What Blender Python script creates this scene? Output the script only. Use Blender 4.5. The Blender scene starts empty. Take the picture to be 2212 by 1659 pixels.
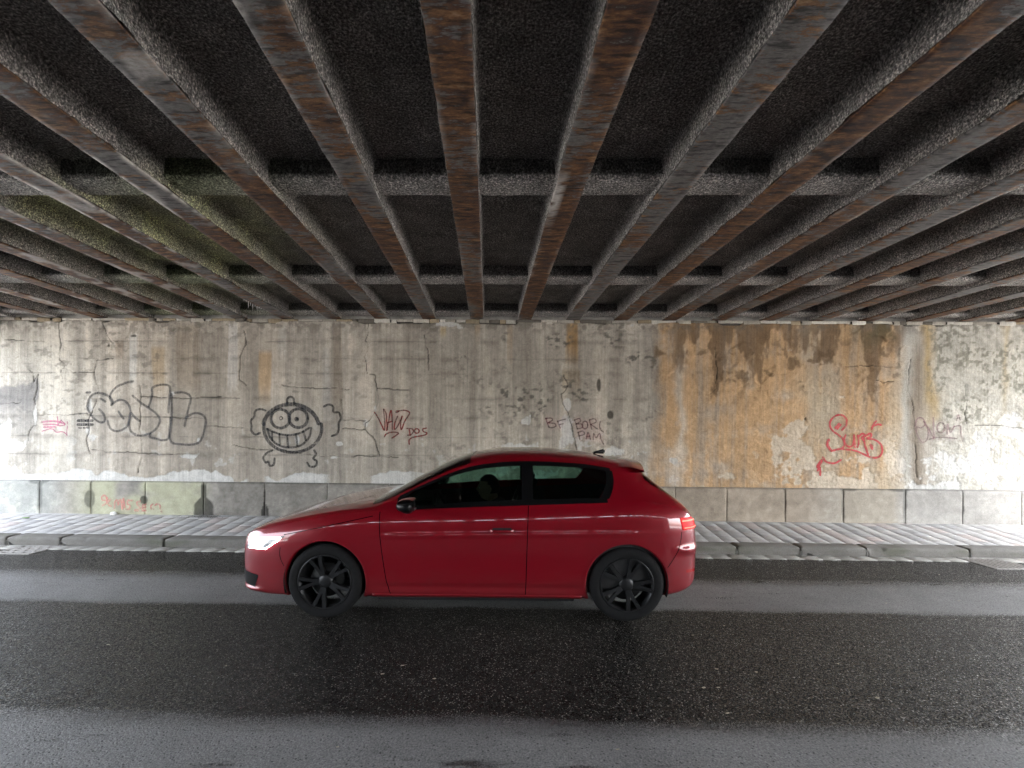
import bpy, bmesh, math, random
import numpy as np
from mathutils import Vector, Matrix

random.seed(7)
RNG = np.random.RandomState(11)
SC = bpy.context.scene
COL = SC.collection
R = math.radians

# ------------------------------------------------------------------ layout (metres)
CAM_Z = 1.63
YAW, ROLL = R(1.0), 0.0085
FPX = 1000.0              # focal length in pixels of a 2212 px wide picture
SHIFT = 95.5 / 2212
WALL_Y = 7.35             # face of the far abutment
FL_Z = 3.36               # underside of the steel beams
CELL = 0.20              # depth of the cells between the beams
PITCH, FLW, SKEW, X0 = 0.764, 0.209, -0.07, -0.187
NEAR_Y = -5.4
BEAMS = range(-10, 14)

CAMROT = Matrix.Rotation(YAW, 3, 'Z') @ Matrix.Rotation(R(90), 3, 'X') @ Matrix.Rotation(ROLL, 3, 'Z')
CR = np.array(CAMROT)

def on_wall(sx, sy, Y=WALL_Y):
    """survey: photo pixel (4096 wide) -> X, Z on the vertical plane at Y"""
    k = 2212 / 4096
    v = np.array([(sx * k - 1106) / FPX, -(sy * k - 829.5) / FPX + 0.0955, -1.0])
    d = CR @ v
    t = Y / d[1]
    return d[0] * t, CAM_Z + d[2] * t

def to_photo(X, Y, Z):
    P = np.stack([X, np.broadcast_to(Y, X.shape), Z - CAM_Z], -1) @ CR
    u = P[..., 0] / -P[..., 2]; v = P[..., 1] / -P[..., 2]
    k = 4096 / 2212
    return (u * FPX + 1106) * k, (829.5 - (v - 0.0955) * FPX) * k

# ------------------------------------------------------------------ helpers
TAB = RNG.rand(512, 512).astype(np.float32)

def vnoise(x, y, seed=0):
    x = np.asarray(x, dtype=np.float64) + seed * 17.31; y = np.asarray(y, dtype=np.float64) + seed * 7.77
    xi = np.floor(x).astype(int); yi = np.floor(y).astype(int)
    fx = x - xi; fy = y - yi
    fx = fx * fx * (3 - 2 * fx); fy = fy * fy * (3 - 2 * fy)
    a = TAB[xi & 511, yi & 511]; b = TAB[(xi + 1) & 511, yi & 511]
    c = TAB[xi & 511, (yi + 1) & 511]; d = TAB[(xi + 1) & 511, (yi + 1) & 511]
    return (a * (1 - fx) + b * fx) * (1 - fy) + (c * (1 - fx) + d * fx) * fy

def fbm(x, y, octv=4, seed=0):
    s = 0; a = 0.5; n = 0
    for k in range(octv):
        s = s + a * vnoise(x * 2 ** k, y * 2 ** k, seed + 3 * k); n += a; a *= 0.5
    return s / n

def sstep(a, b, v):
    t = np.clip((v - a) / (b - a), 0, 1)
    return t * t * (3 - 2 * t)

def tag(o, label=None, cat=None, group=None, kind=None):
    if label: o['label'] = label
    if cat: o['category'] = cat
    if group: o['group'] = group
    if kind: o['kind'] = kind
    return o

def empty(name, loc=(0, 0, 0), rz=0.0):
    o = bpy.data.objects.new(name, None); COL.objects.link(o)
    o.location = loc; o.rotation_euler = (0, 0, rz); o.empty_display_size = 0.2
    return o

def link(name, me, mat=None, parent=None, smooth=True):
    o = bpy.data.objects.new(name, me); COL.objects.link(o)
    if mat is not None and not me.materials: me.materials.append(mat)
    if parent: o.parent = parent
    if smooth and len(me.polygons):
        me.polygons.foreach_set('use_smooth', np.ones(len(me.polygons), dtype=bool))
    return o

def grid_mesh(name, P, flip=False, closed_u=False):
    """P[nu, nv, 3] -> quad mesh"""
    nu, nv = P.shape[:2]
    idx = np.arange(nu * nv).reshape(nu, nv)
    if closed_u: idx = np.vstack([idx, idx[:1]])
    a, b, c, d = idx[:-1, :-1], idx[1:, :-1], idx[1:, 1:], idx[:-1, 1:]
    F = np.stack([a, b, c, d] if not flip else [a, d, c, b], -1).reshape(-1, 4)
    return np_mesh(name, P.reshape(-1, 3), F)

def np_mesh(name, V, F):
    me = bpy.data.meshes.new(name)
    F = np.asarray(F, dtype=np.int32); n = len(F); k = F.shape[1]
    me.vertices.add(len(V)); me.vertices.foreach_set('co', np.asarray(V, dtype=np.float32).ravel())
    me.loops.add(n * k); me.loops.foreach_set('vertex_index', F.ravel())
    me.polygons.add(n); me.polygons.foreach_set('loop_start', np.arange(0, n * k, k, dtype=np.int32))
    me.update(calc_edges=True); me.validate()
    return me

def vcol(me, name, rgb):
    a = me.attributes.new(name, 'FLOAT_COLOR', 'POINT')
    n = len(me.vertices)
    c = np.ones((n, 4), dtype=np.float32); c[:, :3] = rgb.reshape(-1, 3)
    a.data.foreach_set('color', c.ravel())

def vfloat(me, name, v):
    a = me.attributes.new(name, 'FLOAT', 'POINT')
    a.data.foreach_set('value', np.asarray(v, dtype=np.float32).ravel())

def bm_mesh(name, bm):
    me = bpy.data.meshes.new(name); bm.normal_update(); bm.to_mesh(me); bm.free()
    return me

def bm_box(bm, x0, x1, y0, y1, z0, z1, bev=0.0, M=None, seg=2):
    g = bmesh.ops.create_cube(bm, size=1)
    vs = g['verts']
    for v in vs:
        v.co = Vector(((x0 + x1) / 2 + v.co.x * (x1 - x0), (y0 + y1) / 2 + v.co.y * (y1 - y0), (z0 + z1) / 2 + v.co.z * (z1 - z0)))
    if bev:
        es = list({e for v in vs for e in v.link_edges})
        r = bmesh.ops.bevel(bm, geom=es, offset=bev, segments=seg, affect='EDGES')
        vs = list({v for f in r['faces'] for v in f.verts} | {v for v in vs if v.is_valid})
    if M is not None:
        for v in vs: v.co = M @ v.co
    return vs

def lathe(prof, n=48, closed=False):
    """prof list of (r, y) revolved round Y -> P grid"""
    a = np.linspace(0, 2 * np.pi, n, endpoint=False)
    pr = np.array(prof)
    P = np.zeros((n, len(pr), 3))
    P[:, :, 0] = np.cos(a)[:, None] * pr[None, :, 0]
    P[:, :, 2] = np.sin(a)[:, None] * pr[None, :, 0]
    P[:, :, 1] = pr[None, :, 1]
    return P

def catmull(pts, n=8):
    p = np.array(pts, dtype=float)
    if len(p) < 3:
        return np.linspace(p[0], p[-1], n + 1)
    q = np.vstack([2 * p[0] - p[1], p, 2 * p[-1] - p[-2]])
    out = []
    for i in range(1, len(q) - 2):
        for t in np.linspace(0, 1, n, endpoint=False):
            a, b, c, d = q[i - 1], q[i], q[i + 1], q[i + 2]
            out.append(0.5 * (2 * b + (c - a) * t + (2 * a - 5 * b + 4 * c - d) * t * t + (3 * b - a - 3 * c + d) * t ** 3))
    out.append(p[-1])
    return np.array(out)

# ------------------------------------------------------------------ materials
class NB:
    def __init__(s, name):
        s.m = bpy.data.materials.new(name); s.m.use_nodes = True
        s.t = s.m.node_tree; s.t.nodes.clear()
        s.out = s.n('ShaderNodeOutputMaterial')
    def n(s, typ, **kw):
        nd = s.t.nodes.new(typ)
        for k, v in kw.items():
            if hasattr(nd, k): setattr(nd, k, v)
        return nd
    def l(s, a, b): s.t.links.new(a, b)
    def sin(s, nd, key, v):
        sock = nd.inputs[key]
        if hasattr(v, 'is_linked') or isinstance(v, bpy.types.NodeSocket): s.l(v, sock)
        else: sock.default_value = v
    def pos(s, obj=False, scale=(1, 1, 1)):
        if obj:
            o = s.n('ShaderNodeTexCoord').outputs['Object']
        else:
            o = s.n('ShaderNodeNewGeometry').outputs['Position']
        mp = s.n('ShaderNodeMapping'); mp.inputs['Scale'].default_value = scale
        s.l(o, mp.inputs['Vector'])
        return mp.outputs[0]
    def noise(s, vec, scale, detail=4, rough=0.55, out='Fac'):
        nd = s.n('ShaderNodeTexNoise'); s.l(vec, nd.inputs['Vector'])
        nd.inputs['Scale'].default_value = scale; nd.inputs['Detail'].default_value = detail
        nd.inputs['Roughness'].default_value = rough
        return nd.outputs[out]
    def voro(s, vec, scale, feature='F1', out='Distance'):
        nd = s.n('ShaderNodeTexVoronoi', feature=feature); s.l(vec, nd.inputs['Vector'])
        nd.inputs['Scale'].default_value = scale
        return nd.outputs[out]
    def ramp(s, fac, stops, interp='LINEAR'):
        nd = s.n('ShaderNodeValToRGB'); cr = nd.color_ramp; cr.interpolation = interp
        while len(cr.elements) < len(stops): cr.elements.new(0.5)
        for e, (p, c) in zip(cr.elements, stops):
            e.position = p
            e.color = (c, c, c, 1) if not isinstance(c, tuple) else (*c[:3], 1)
        s.l(fac, nd.inputs[0])
        return nd.outputs[0]
    def mix(s, fac, a, b, mode='MIX'):
        nd = s.n('ShaderNodeMix', data_type='RGBA', blend_type=mode)
        s.sin(nd, 0, fac)
        for k, v in ((6, a), (7, b)):
            if isinstance(v, tuple): v = (*v[:3], 1)
            s.sin(nd, k, v)
        return nd.outputs[2]
    def math(s, op, a, b=0.0, clamp=False):
        nd = s.n('ShaderNodeMath', operation=op, use_clamp=clamp)
        s.sin(nd, 0, a); s.sin(nd, 1, b)
        return nd.outputs[0]
    def attr(s, name, out='Color'):
        nd = s.n('ShaderNodeAttribute'); nd.attribute_name = name
        return nd.outputs[out]
    def bump(s, h, strength=0.5, dist=0.01, normal=None):
        nd = s.n('ShaderNodeBump'); s.l(h, nd.inputs['Height'])
        nd.inputs['Strength'].default_value = strength; nd.inputs['Distance'].default_value = dist
        if normal is not None: s.l(normal, nd.inputs['Normal'])
        return nd.outputs[0]
    def bsdf(s, **kw):
        p = s.n('ShaderNodeBsdfPrincipled')
        for k, v in kw.items():
            k = k.replace('_', ' ')
            if isinstance(v, tuple) and len(v) == 3: v = (*v, 1)
            s.sin(p, k, v)
        s.l(p.outputs[0], s.out.inputs[0])
        return p

def mat_plain(name, col, rough=0.5, metal=0.0, coat=0.0, nscale=0, namp=0.25, bump=0.0, spec=0.5):
    b = NB(name)
    kw = {}
    c = col
    if nscale:
        v = b.pos(obj=True)
        nz = b.noise(v, nscale, 5, 0.6)
        f = b.ramp(nz, [(0.3, 1 - namp), (0.7, 1 + namp)])
        c = b.mix(1.0, f, tuple(col), 'MULTIPLY')
        if bump: kw['Normal'] = b.bump(nz, bump, 0.004)
    b.bsdf(Base_Color=c, Roughness=rough, Metallic=metal, Coat_Weight=coat, Specular_IOR_Level=spec, **kw)
    return b.m

def mat_emit(name, col, strength, base=(0.1, 0.1, 0.1)):
    b = NB(name)
    b.bsdf(Base_Color=base, Emission_Color=col, Emission_Strength=strength, Roughness=0.45, Specular_IOR_Level=0.15)
    return b.m

M = {}

def build_materials():
    # abutment concrete: colour carried by the surface stains, fine grain by nodes
    b = NB('weathered_concrete')
    v = b.pos()
    g1 = b.noise(v, 60, 6, 0.7); g2 = b.noise(v, 14, 5, 0.65)
    streak = b.noise(b.pos(scale=(42, 1, 1.6)), 1.0, 4, 0.6)
    c = b.attr('stain')
    c = b.mix(1.0, c, b.ramp(g1, [(0.25, 0.72), (0.5, 1.0), (0.75, 1.25)]), 'MULTIPLY')
    c = b.mix(0.6, c, b.ramp(streak, [(0.3, 0.75), (0.5, 1.0), (0.72, 1.2)]), 'MULTIPLY')
    pits = b.voro(v, 38)
    pm = b.ramp(pits, [(0.04, 0.45), (0.16, 1.0)])
    pitsel = b.ramp(g2, [(0.5, 0.0), (0.62, 1.0)])
    c = b.mix(pitsel, c, b.mix(1.0, c, pm, 'MULTIPLY'))
    h = b.math('ADD', b.math('MULTIPLY', g1, 0.5), g2)
    h = b.math('ADD', h, b.math('MULTIPLY', b.attr('rough', 'Fac'), b.voro(v, 22, 'SMOOTH_F1')))
    b.bsdf(Base_Color=c, Roughness=0.92, Specular_IOR_Level=0.25, Normal=b.bump(h, 0.55, 0.02))
    M['wall'] = b.m
    # plinth stone
    b = NB('plinth_stone')
    v = b.pos()
    g1 = b.noise(v, 110, 5, 0.75); g2 = b.noise(v, 7, 6, 0.7)
    c = b.attr('stain')
    c = b.mix(1.0, c, b.ramp(g1, [(0.25, 0.65), (0.5, 1.0), (0.75, 1.3)]), 'MULTIPLY')
    c = b.mix(1.0, c, b.ramp(g2, [(0.3, 0.8), (0.7, 1.15)]), 'MULTIPLY')
    b.bsdf(Base_Color=c, Roughness=0.9, Specular_IOR_Level=0.25, Normal=b.bump(b.math('ADD', g1, g2), 0.5, 0.012))
    M['plinth'] = b.m
    # sooty sprayed concrete of the deck
    b = NB('sooty_concrete')
    v = b.pos()
    g1 = b.noise(v, 75, 5, 0.75); vo = b.voro(v, 85); g3 = b.noise(v, 6, 5, 0.65)
    c = b.attr('stain')
    spk = b.ramp(g1, [(0.32, 0.12), (0.46, 0.6), (0.56, 1.6), (0.68, 4.2)])
    c = b.mix(1.0, c, spk, 'MULTIPLY')
    c = b.mix(1.0, c, b.ramp(g3, [(0.3, 0.7), (0.7, 1.25)]), 'MULTIPLY')
    h = b.math('SUBTRACT', g1, b.math('MULTIPLY', vo, 0.6))
    b.bsdf(Base_Color=c, Roughness=0.95, Specular_IOR_Level=0.15, Normal=b.bump(h, 1.0, 0.035))
    M['soot'] = b.m
    # rusty steel
    b = NB('rusty_steel')
    tc = b.n('ShaderNodeTexCoord').outputs['Object']
    oi = b.n('ShaderNodeObjectInfo').outputs['Random']
    cmb = b.n('ShaderNodeCombineXYZ'); b.l(b.math('MULTIPLY', oi, 37.0), cmb.inputs[1]); b.l(b.math('MULTIPLY', oi, 91.0), cmb.inputs[2])
    def mapv(sc):
        mp = b.n('ShaderNodeMapping'); mp.inputs['Scale'].default_value = sc
        ad = b.n('ShaderNodeVectorMath', operation='ADD'); b.l(tc, ad.inputs[0]); b.l(cmb.outputs[0], ad.inputs[1])
        b.l(ad.outputs[0], mp.inputs['Vector']); return mp.outputs[0]
    band = b.noise(mapv((5.5, 17, 6)), 1.0, 7, 0.78)
    big = b.noise(mapv((1.5, 1.1, 3)), 1.0, 3, 0.5)
    fine = b.noise(mapv((28, 55, 40)), 1.0, 5, 0.75)
    grey = b.ramp(fine, [(0.3, (0.080, 0.074, 0.070)), (0.7, (0.185, 0.174, 0.165))])
    rust = b.ramp(band, [(0.34, (0.018, 0.012, 0.011)), (0.45, (0.055, 0.024, 0.016)), (0.54, (0.13, 0.058, 0.022)), (0.62, (0.22, 0.115, 0.05)), (0.72, (0.33, 0.22, 0.13))])
    sel = b.math('ADD', b.math('MULTIPLY', band, 0.62), b.math('MULTIPLY', big, 0.55))
    sel = b.math('ADD', sel, b.math('MULTIPLY', b.math('SUBTRACT', oi, 0.5), 0.10))
    fac = b.ramp(sel, [(0.54, 0.0), (0.562, 0.9), (0.63, 1.0)])
    dk = b.ramp(b.noise(mapv((7, 34, 8)), 1.0, 5, 0.65), [(0.38, 0.28), (0.44, 0.6), (0.50, 1.0)])
    c = b.mix(fac, grey, rust)
    c = b.mix(1.0, c, dk, 'MULTIPLY')
    lime = b.attr('lime', 'Fac')
    c = b.mix(lime, c, b.ramp(fine, [(0.3, (0.36, 0.32, 0.28)), (0.7, (0.70, 0.67, 0.63))]))
    b.bsdf(Base_Color=c, Roughness=0.72, Specular_IOR_Level=0.35, Normal=b.bump(b.math('ADD', band, b.math('MULTIPLY', fine, 0.5)), 0.6, 0.012))
    M['rust'] = b.m
    # asphalt with worn, smoother bands and coarse damp bands
    b = NB('asphalt')
    v = b.pos()
    sep = b.n('ShaderNodeSeparateXYZ'); b.l(v, sep.inputs[0])
    wob = b.noise(b.pos(scale=(0.6, 2.0, 1)), 1.6, 5, 0.6)
    fine = b.noise(v, 130, 3, 0.6)
    yy = b.math('ADD', sep.outputs[1], b.math('MULTIPLY', b.math('SUBTRACT', wob, 0.5), 0.16))
    yy = b.math('ADD', yy, b.math('MULTIPLY', b.math('SUBTRACT', fine, 0.5), 0.22))
    nd = b.n('ShaderNodeMapRange'); b.l(yy, nd.inputs[0]); nd.inputs[1].default_value = 0.0; nd.inputs[2].default_value = 8.0
    worn = b.ramp(nd.outputs[0], [(2.44 / 8, 1.0), (2.62 / 8, 0.0), (4.18 / 8, 0.0), (4.26 / 8, 1.0), (4.85 / 8, 1.0), (5.15 / 8, 0.0)])
    smu = b.noise(b.pos(scale=(1.3, 7, 1)), 1.0, 5, 0.65)
    worn = b.math('MULTIPLY', worn, b.ramp(smu, [(0.60, 1.0), (0.66, 0.25)]))
    cell = b.n('ShaderNodeTexVoronoi'); b.l(v, cell.inputs['Vector']); cell.inputs['Scale'].default_value = 150
    cellcol = cell.outputs['Color']; cd = cell.outputs['Distance']
    sepc = b.n('ShaderNodeSeparateColor'); b.l(cellcol, sepc.inputs[0])
    patch = b.noise(v, 1.3, 5, 0.65)
    coarse_c = b.ramp(sepc.outputs[0], [(0.0, (0.006, 0.0056, 0.0052)), (0.6, (0.013, 0.0117, 0.0105)), (0.93, (0.026, 0.023, 0.020)), (0.985, (0.22, 0.20, 0.18))])
    pit = b.ramp(b.voro(v, 42), [(0.10, 0.15), (0.30, 1.0)])
    pitsel = b.ramp(b.noise(v, 22, 3, 0.6), [(0.42, 0.0), (0.52, 1.0)])
    worn_c = b.ramp(b.noise(v, 100, 4, 0.75), [(0.30, (0.075, 0.075, 0.077)), (0.5, (0.172, 0.169, 0.165)), (0.70, (0.30, 0.296, 0.29))])
    worn_c = b.mix(pitsel, worn_c, b.mix(1.0, worn_c, pit, 'MULTIPLY'))
    c = b.mix(worn, coarse_c, worn_c)
    c = b.mix(1.0, c, b.ramp(patch, [(0.3, 0.82), (0.7, 1.15)]), 'MULTIPLY')
    geo = b.n('ShaderNodeNewGeometry')
    off = b.n('ShaderNodeVectorMath', operation='SUBTRACT'); b.l(cellcol, off.inputs[0]); off.inputs[1].default_value = (0.5, 0.5, 0.5)
    scl = b.n('ShaderNodeVectorMath', operation='SCALE'); b.l(off.outputs[0], scl.inputs[0])
    gem0 = b.ramp(sepc.outputs[1], [(0.52, 0.0), (0.56, 1.0)])
    b.l(b.math('ADD', b.ramp(worn, [(0, 0.7), (1, 0.16)]), b.math('MULTIPLY', gem0, b.ramp(worn, [(0, 1.5), (1, 0.0)]))), scl.inputs['Scale'])
    addn = b.n('ShaderNodeVectorMath', operation='ADD'); b.l(geo.outputs['Normal'], addn.inputs[0]); b.l(scl.outputs[0], addn.inputs[1])
    nrm = b.n('ShaderNodeVectorMath', operation='NORMALIZE'); b.l(addn.outputs[0], nrm.inputs[0])
    h = b.math('ADD', b.noise(v, 90, 4, 0.7), b.math('MULTIPLY', pit, b.math('MULTIPLY', worn, 0.8)))
    bn = b.bump(h, 0.5, 0.012, nrm.outputs[0])
    gem = b.ramp(sepc.outputs[1], [(0.52, 0.0), (0.56, 1.0)])
    rg = b.mix(gem, (0.62,) * 3, (0.20,) * 3); sg = b.mix(gem, (0.10,) * 3, (1.0,) * 3)
    b.bsdf(Base_Color=c, Roughness=b.mix(worn, rg, (0.62,) * 3), Specular_IOR_Level=b.mix(worn, sg, (0.35,) * 3), Normal=bn)
    M['asphalt'] = b.m
    # stone pavers with colour per stone
    for nm, amp in (('paver', 1.0), ('kerb', 0.8)):
        b = NB(nm + '_stone')
        v = b.pos()
        g1 = b.noise(v, 90, 5, 0.7); g2 = b.noise(b.pos(scale=(5, 14, 14)), 1.0, 5, 0.65)
        c = b.attr('stain')
        c = b.mix(1.0, c, b.ramp(g1, [(0.25, 0.7), (0.5, 1.0), (0.75, 1.25)]), 'MULTIPLY')
        c = b.mix(1.0, c, b.ramp(g2, [(0.3, 0.87), (0.7, 1.1)]), 'MULTIPLY')
        b.bsdf(Base_Color=c, Roughness=0.78 if nm == 'paver' else 0.85, Specular_IOR_Level=0.3, Normal=b.bump(b.math('ADD', g1, g2), 0.5, 0.010))
        M[nm] = b.m
    M['sand'] = mat_plain('joint_dirt', (0.060, 0.054, 0.047), 0.95, nscale=80, namp=0.4)
    M['ground'] = mat_plain('gravelly_earth', (0.34, 0.33, 0.31), 0.95, nscale=1.5, namp=0.3, bump=0.4)
    M['iron'] = mat_plain('cast_iron', (0.30, 0.285, 0.265), 0.55, metal=0.15, nscale=60, namp=0.4, bump=0.3)
    M['pit'] = mat_plain('drain_dark', (0.008, 0.008, 0.008), 0.9)
    # car
    b = NB('red_car_paint')
    fl = b.noise(b.pos(obj=True), 900, 2, 0.5)
    c = b.mix(b.ramp(fl, [(0.4, 0.0), (0.65, 0.35)]), (0.185, 0.0006, 0.007), (0.25, 0.0015, 0.012))
    sp_ = b.n('ShaderNodeSeparateXYZ'); b.l(b.pos(obj=True), sp_.inputs[0])
    dn = b.noise(b.pos(obj=True, scale=(3, 3, 9)), 1.0, 5, 0.7)
    dz = b.math('ADD', sp_.outputs[2], b.math('MULTIPLY', dn, 0.35))
    dust = b.ramp(dz, [(0.34, 0.22), (0.60, 0.0)])
    c = b.mix(dust, c, (0.10, 0.05, 0.045))
    b.bsdf(Base_Color=c, Roughness=0.32, Metallic=0.15, Coat_Weight=b.ramp(dust, [(0.0, 1.0), (0.3, 0.35)]), Coat_Roughness=b.ramp(dn, [(0.35, 0.02), (0.7, 0.10)]), Specular_IOR_Level=0.2)
    M['paint'] = b.m
    b = NB('car_glass')
    tr = b.n('ShaderNodeBsdfTransparent'); tr.inputs[0].default_value = (0.36, 0.52, 0.46, 1)
    gl = b.n('ShaderNodeBsdfGlossy'); gl.inputs[0].default_value = (1, 1, 1, 1); gl.inputs['Roughness'].default_value = 0.01
    fr = b.n('ShaderNodeFresnel'); fr.inputs[0].default_value = 1.45
    mx = b.n('ShaderNodeMixShader'); b.l(fr.outputs[0], mx.inputs[0]); b.l(tr.outputs[0], mx.inputs[1]); b.l(gl.outputs[0], mx.inputs[2])
    b.l(mx.outputs[0], b.out.inputs[0])
    M['glass'] = b.m
    M['black'] = mat_plain('black_trim', (0.012, 0.012, 0.013), 0.38, nscale=40, namp=0.15)
    M['gloss_black'] = mat_plain('gloss_black_trim', (0.004, 0.004, 0.0045), 0.35, spec=0.15)
    M['rubber'] = mat_plain('tyre_rubber', (0.008, 0.008, 0.0085), 0.85, nscale=30, namp=0.3, spec=0.2)
    M['rim'] = mat_plain('dark_alloy', (0.018, 0.0185, 0.02), 0.38, metal=0.5, nscale=25, namp=0.15)
    M['disc'] = mat_plain('brake_disc', (0.05, 0.05, 0.05), 0.5, metal=0.8)
    M['cloth'] = mat_plain('seat_cloth', (0.016, 0.016, 0.018), 0.95, nscale=200, namp=0.4)
    M['dash'] = mat_plain('dash_plastic', (0.018, 0.018, 0.019), 0.7, nscale=90, namp=0.2)
    M['lens'] = mat_plain('lamp_glass', (0.30, 0.31, 0.33), 0.10, coat=1.0)
    M['lamp_white'] = mat_emit('lit_headlamp', (0.95, 0.98, 1.0), 2.2, (0.6, 0.6, 0.6))
    M['lamp_glow'] = mat_emit('lit_headlamp_bowl', (0.90, 0.96, 1.0), 0.16, (0.6, 0.6, 0.6))
    M['lamp_red'] = mat_emit('lit_tail_lamp', (1.0, 0.02, 0.025), 0.035, (0.12, 0.0, 0.0))
    M['lamp_hot'] = mat_emit('lit_tail_strip', (1.0, 0.14, 0.09), 0.15, (0.12, 0.0, 0.0))
    M['gap'] = mat_plain('panel_gap', (0.002, 0.002, 0.002), 1.0, spec=0.0)
    M['chrome'] = mat_plain('chrome_trim', (0.75, 0.76, 0.78), 0.12, metal=1.0)
    # person
    M['skin'] = mat_plain('skin', (0.42, 0.25, 0.18), 0.55, nscale=60, namp=0.12)
    M['hair'] = mat_plain('hair', (0.020, 0.014, 0.010), 0.6, nscale=150, namp=0.5, bump=0.5)
    M['jacket'] = mat_plain('jacket_cloth', (0.025, 0.027, 0.035), 0.9, nscale=120, namp=0.3, bump=0.3)
    M['eye'] = mat_plain('eye_white', (0.6, 0.58, 0.55), 0.25)
    M['lip'] = mat_plain('lip', (0.30, 0.12, 0.10), 0.5)
    # litter
    M['leaf'] = mat_plain('dry_leaf', (0.34, 0.30, 0.23), 0.8, nscale=200, namp=0.3)
    M['green_leaf'] = mat_plain('green_leaf', (0.14, 0.30, 0.05), 0.6, nscale=150, namp=0.3)
    M['paper'] = mat_plain('crumpled_paper', (0.72, 0.72, 0.70), 0.8, nscale=90, namp=0.1)
    M['debris'] = mat_plain('plant_debris', (0.035, 0.028, 0.018), 0.95, nscale=90, namp=0.6)
    M['lime'] = mat_plain('lime_deposit', (0.62, 0.60, 0.56), 0.7, nscale=120, namp=0.2)
    M['dark_concrete'] = mat_plain('grimy_concrete', (0.055, 0.052, 0.048), 0.9, nscale=9, namp=0.3, bump=0.5)
    M['fascia'] = mat_plain('fascia_concrete', (0.26, 0.25, 0.23), 0.9, nscale=9, namp=0.3, bump=0.5)

def mat_spray(name, col, strength=0.85, soft=0.35):
    """spray paint: thins out towards the edge of the line and where the plaster flaked off"""
    b = NB(name)
    v = b.pos()
    e = b.attr('edge', 'Fac')
    w = b.noise(v, 45, 5, 0.75); st = b.noise(b.pos(scale=(60, 1, 3)), 1.0, 3, 0.6); flk = b.noise(v, 9, 5, 0.7)
    a = b.math('MULTIPLY', b.ramp(e, [(0.0, 0.0), (soft, 1.0)]), b.ramp(w, [(0.28, 0.35), (0.5, 1.0)]))
    a = b.math('MULTIPLY', a, b.ramp(st, [(0.3, 0.55), (0.55, 1.0)]))
    a = b.math('MULTIPLY', a, b.ramp(flk, [(0.30, 0.1), (0.38, 1.0)]))
    a = b.math('MULTIPLY', a, strength, True)
    p = b.n('ShaderNodeBsdfPrincipled'); p.inputs['Base Color'].default_value = (*col, 1); p.inputs['Roughness'].default_value = 0.8
    tr = b.n('ShaderNodeBsdfTransparent'); mx = b.n('ShaderNodeMixShader')
    b.l(a, mx.inputs[0]); b.l(tr.outputs[0], mx.inputs[1]); b.l(p.outputs[0], mx.inputs[2])
    b.l(mx.outputs[0], b.out.inputs[0])
    return b.m

# ------------------------------------------------------------------ ground, road, pavement
def sheet(name, x0, x1, y0, y1, z, mat, kind='structure', z1=None):
    z1 = z if z1 is None else z1
    V = np.array([[x0, y0, z], [x1, y0, z], [x1, y1, z1], [x0, y1, z1]])
    o = link(name, np_mesh(name, V, [[0, 1, 2, 3]]), mat, smooth=False)
    return tag(o, kind=kind)

def stones(name, rects, zf, mat, colf, h=0.03, bev=0.006):
    """many small slabs in one sheet; rects (x0,x1,y0,y1,skewdx)"""
    Vs, Fs, Cs = [], [], []
    n = 0
    for (x0, x1, y0, y1, dz) in rects:
        c = colf(0.5 * (x0 + x1), 0.5 * (y0 + y1))
        b = bev
        ring0 = [(x0, y0), (x1, y0), (x1, y1), (x0, y1)]
        ring1 = [(x0 + b, y0 + b), (x1 - b, y0 + b), (x1 - b, y1 - b), (x0 + b, y1 - b)]
        tilt = random.uniform(-0.0012, 0.0012)
        for k, ring in enumerate((ring0, ring0, ring1)):
            for (x, y) in ring:
                z = zf(x, y) + dz + tilt * (x - x0) / max(x1 - x0, 1e-3)
                Vs.append((x, y, z - (h if k == 0 else (b * 0.6 if k == 1 else 0))))
                Cs.append(c)
        for k in range(2):
            for i in range(4):
                j = (i + 1) % 4
                Fs.append((n + 4 * k + i, n + 4 * k + j, n + 4 * k + 4 + j, n + 4 * k + 4 + i))
        Fs.append((n + 8, n + 9, n + 10, n + 11)); n += 12
    me = np_mesh(name, np.array(Vs), np.array(Fs))
    vcol(me, 'stain', np.array(Cs))
    return link(name, me, mat, smooth=False)

def pav_z(x, y): return 0.10 + (np.clip(y, 6.37, 7.5) - 6.37) * 0.102

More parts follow.
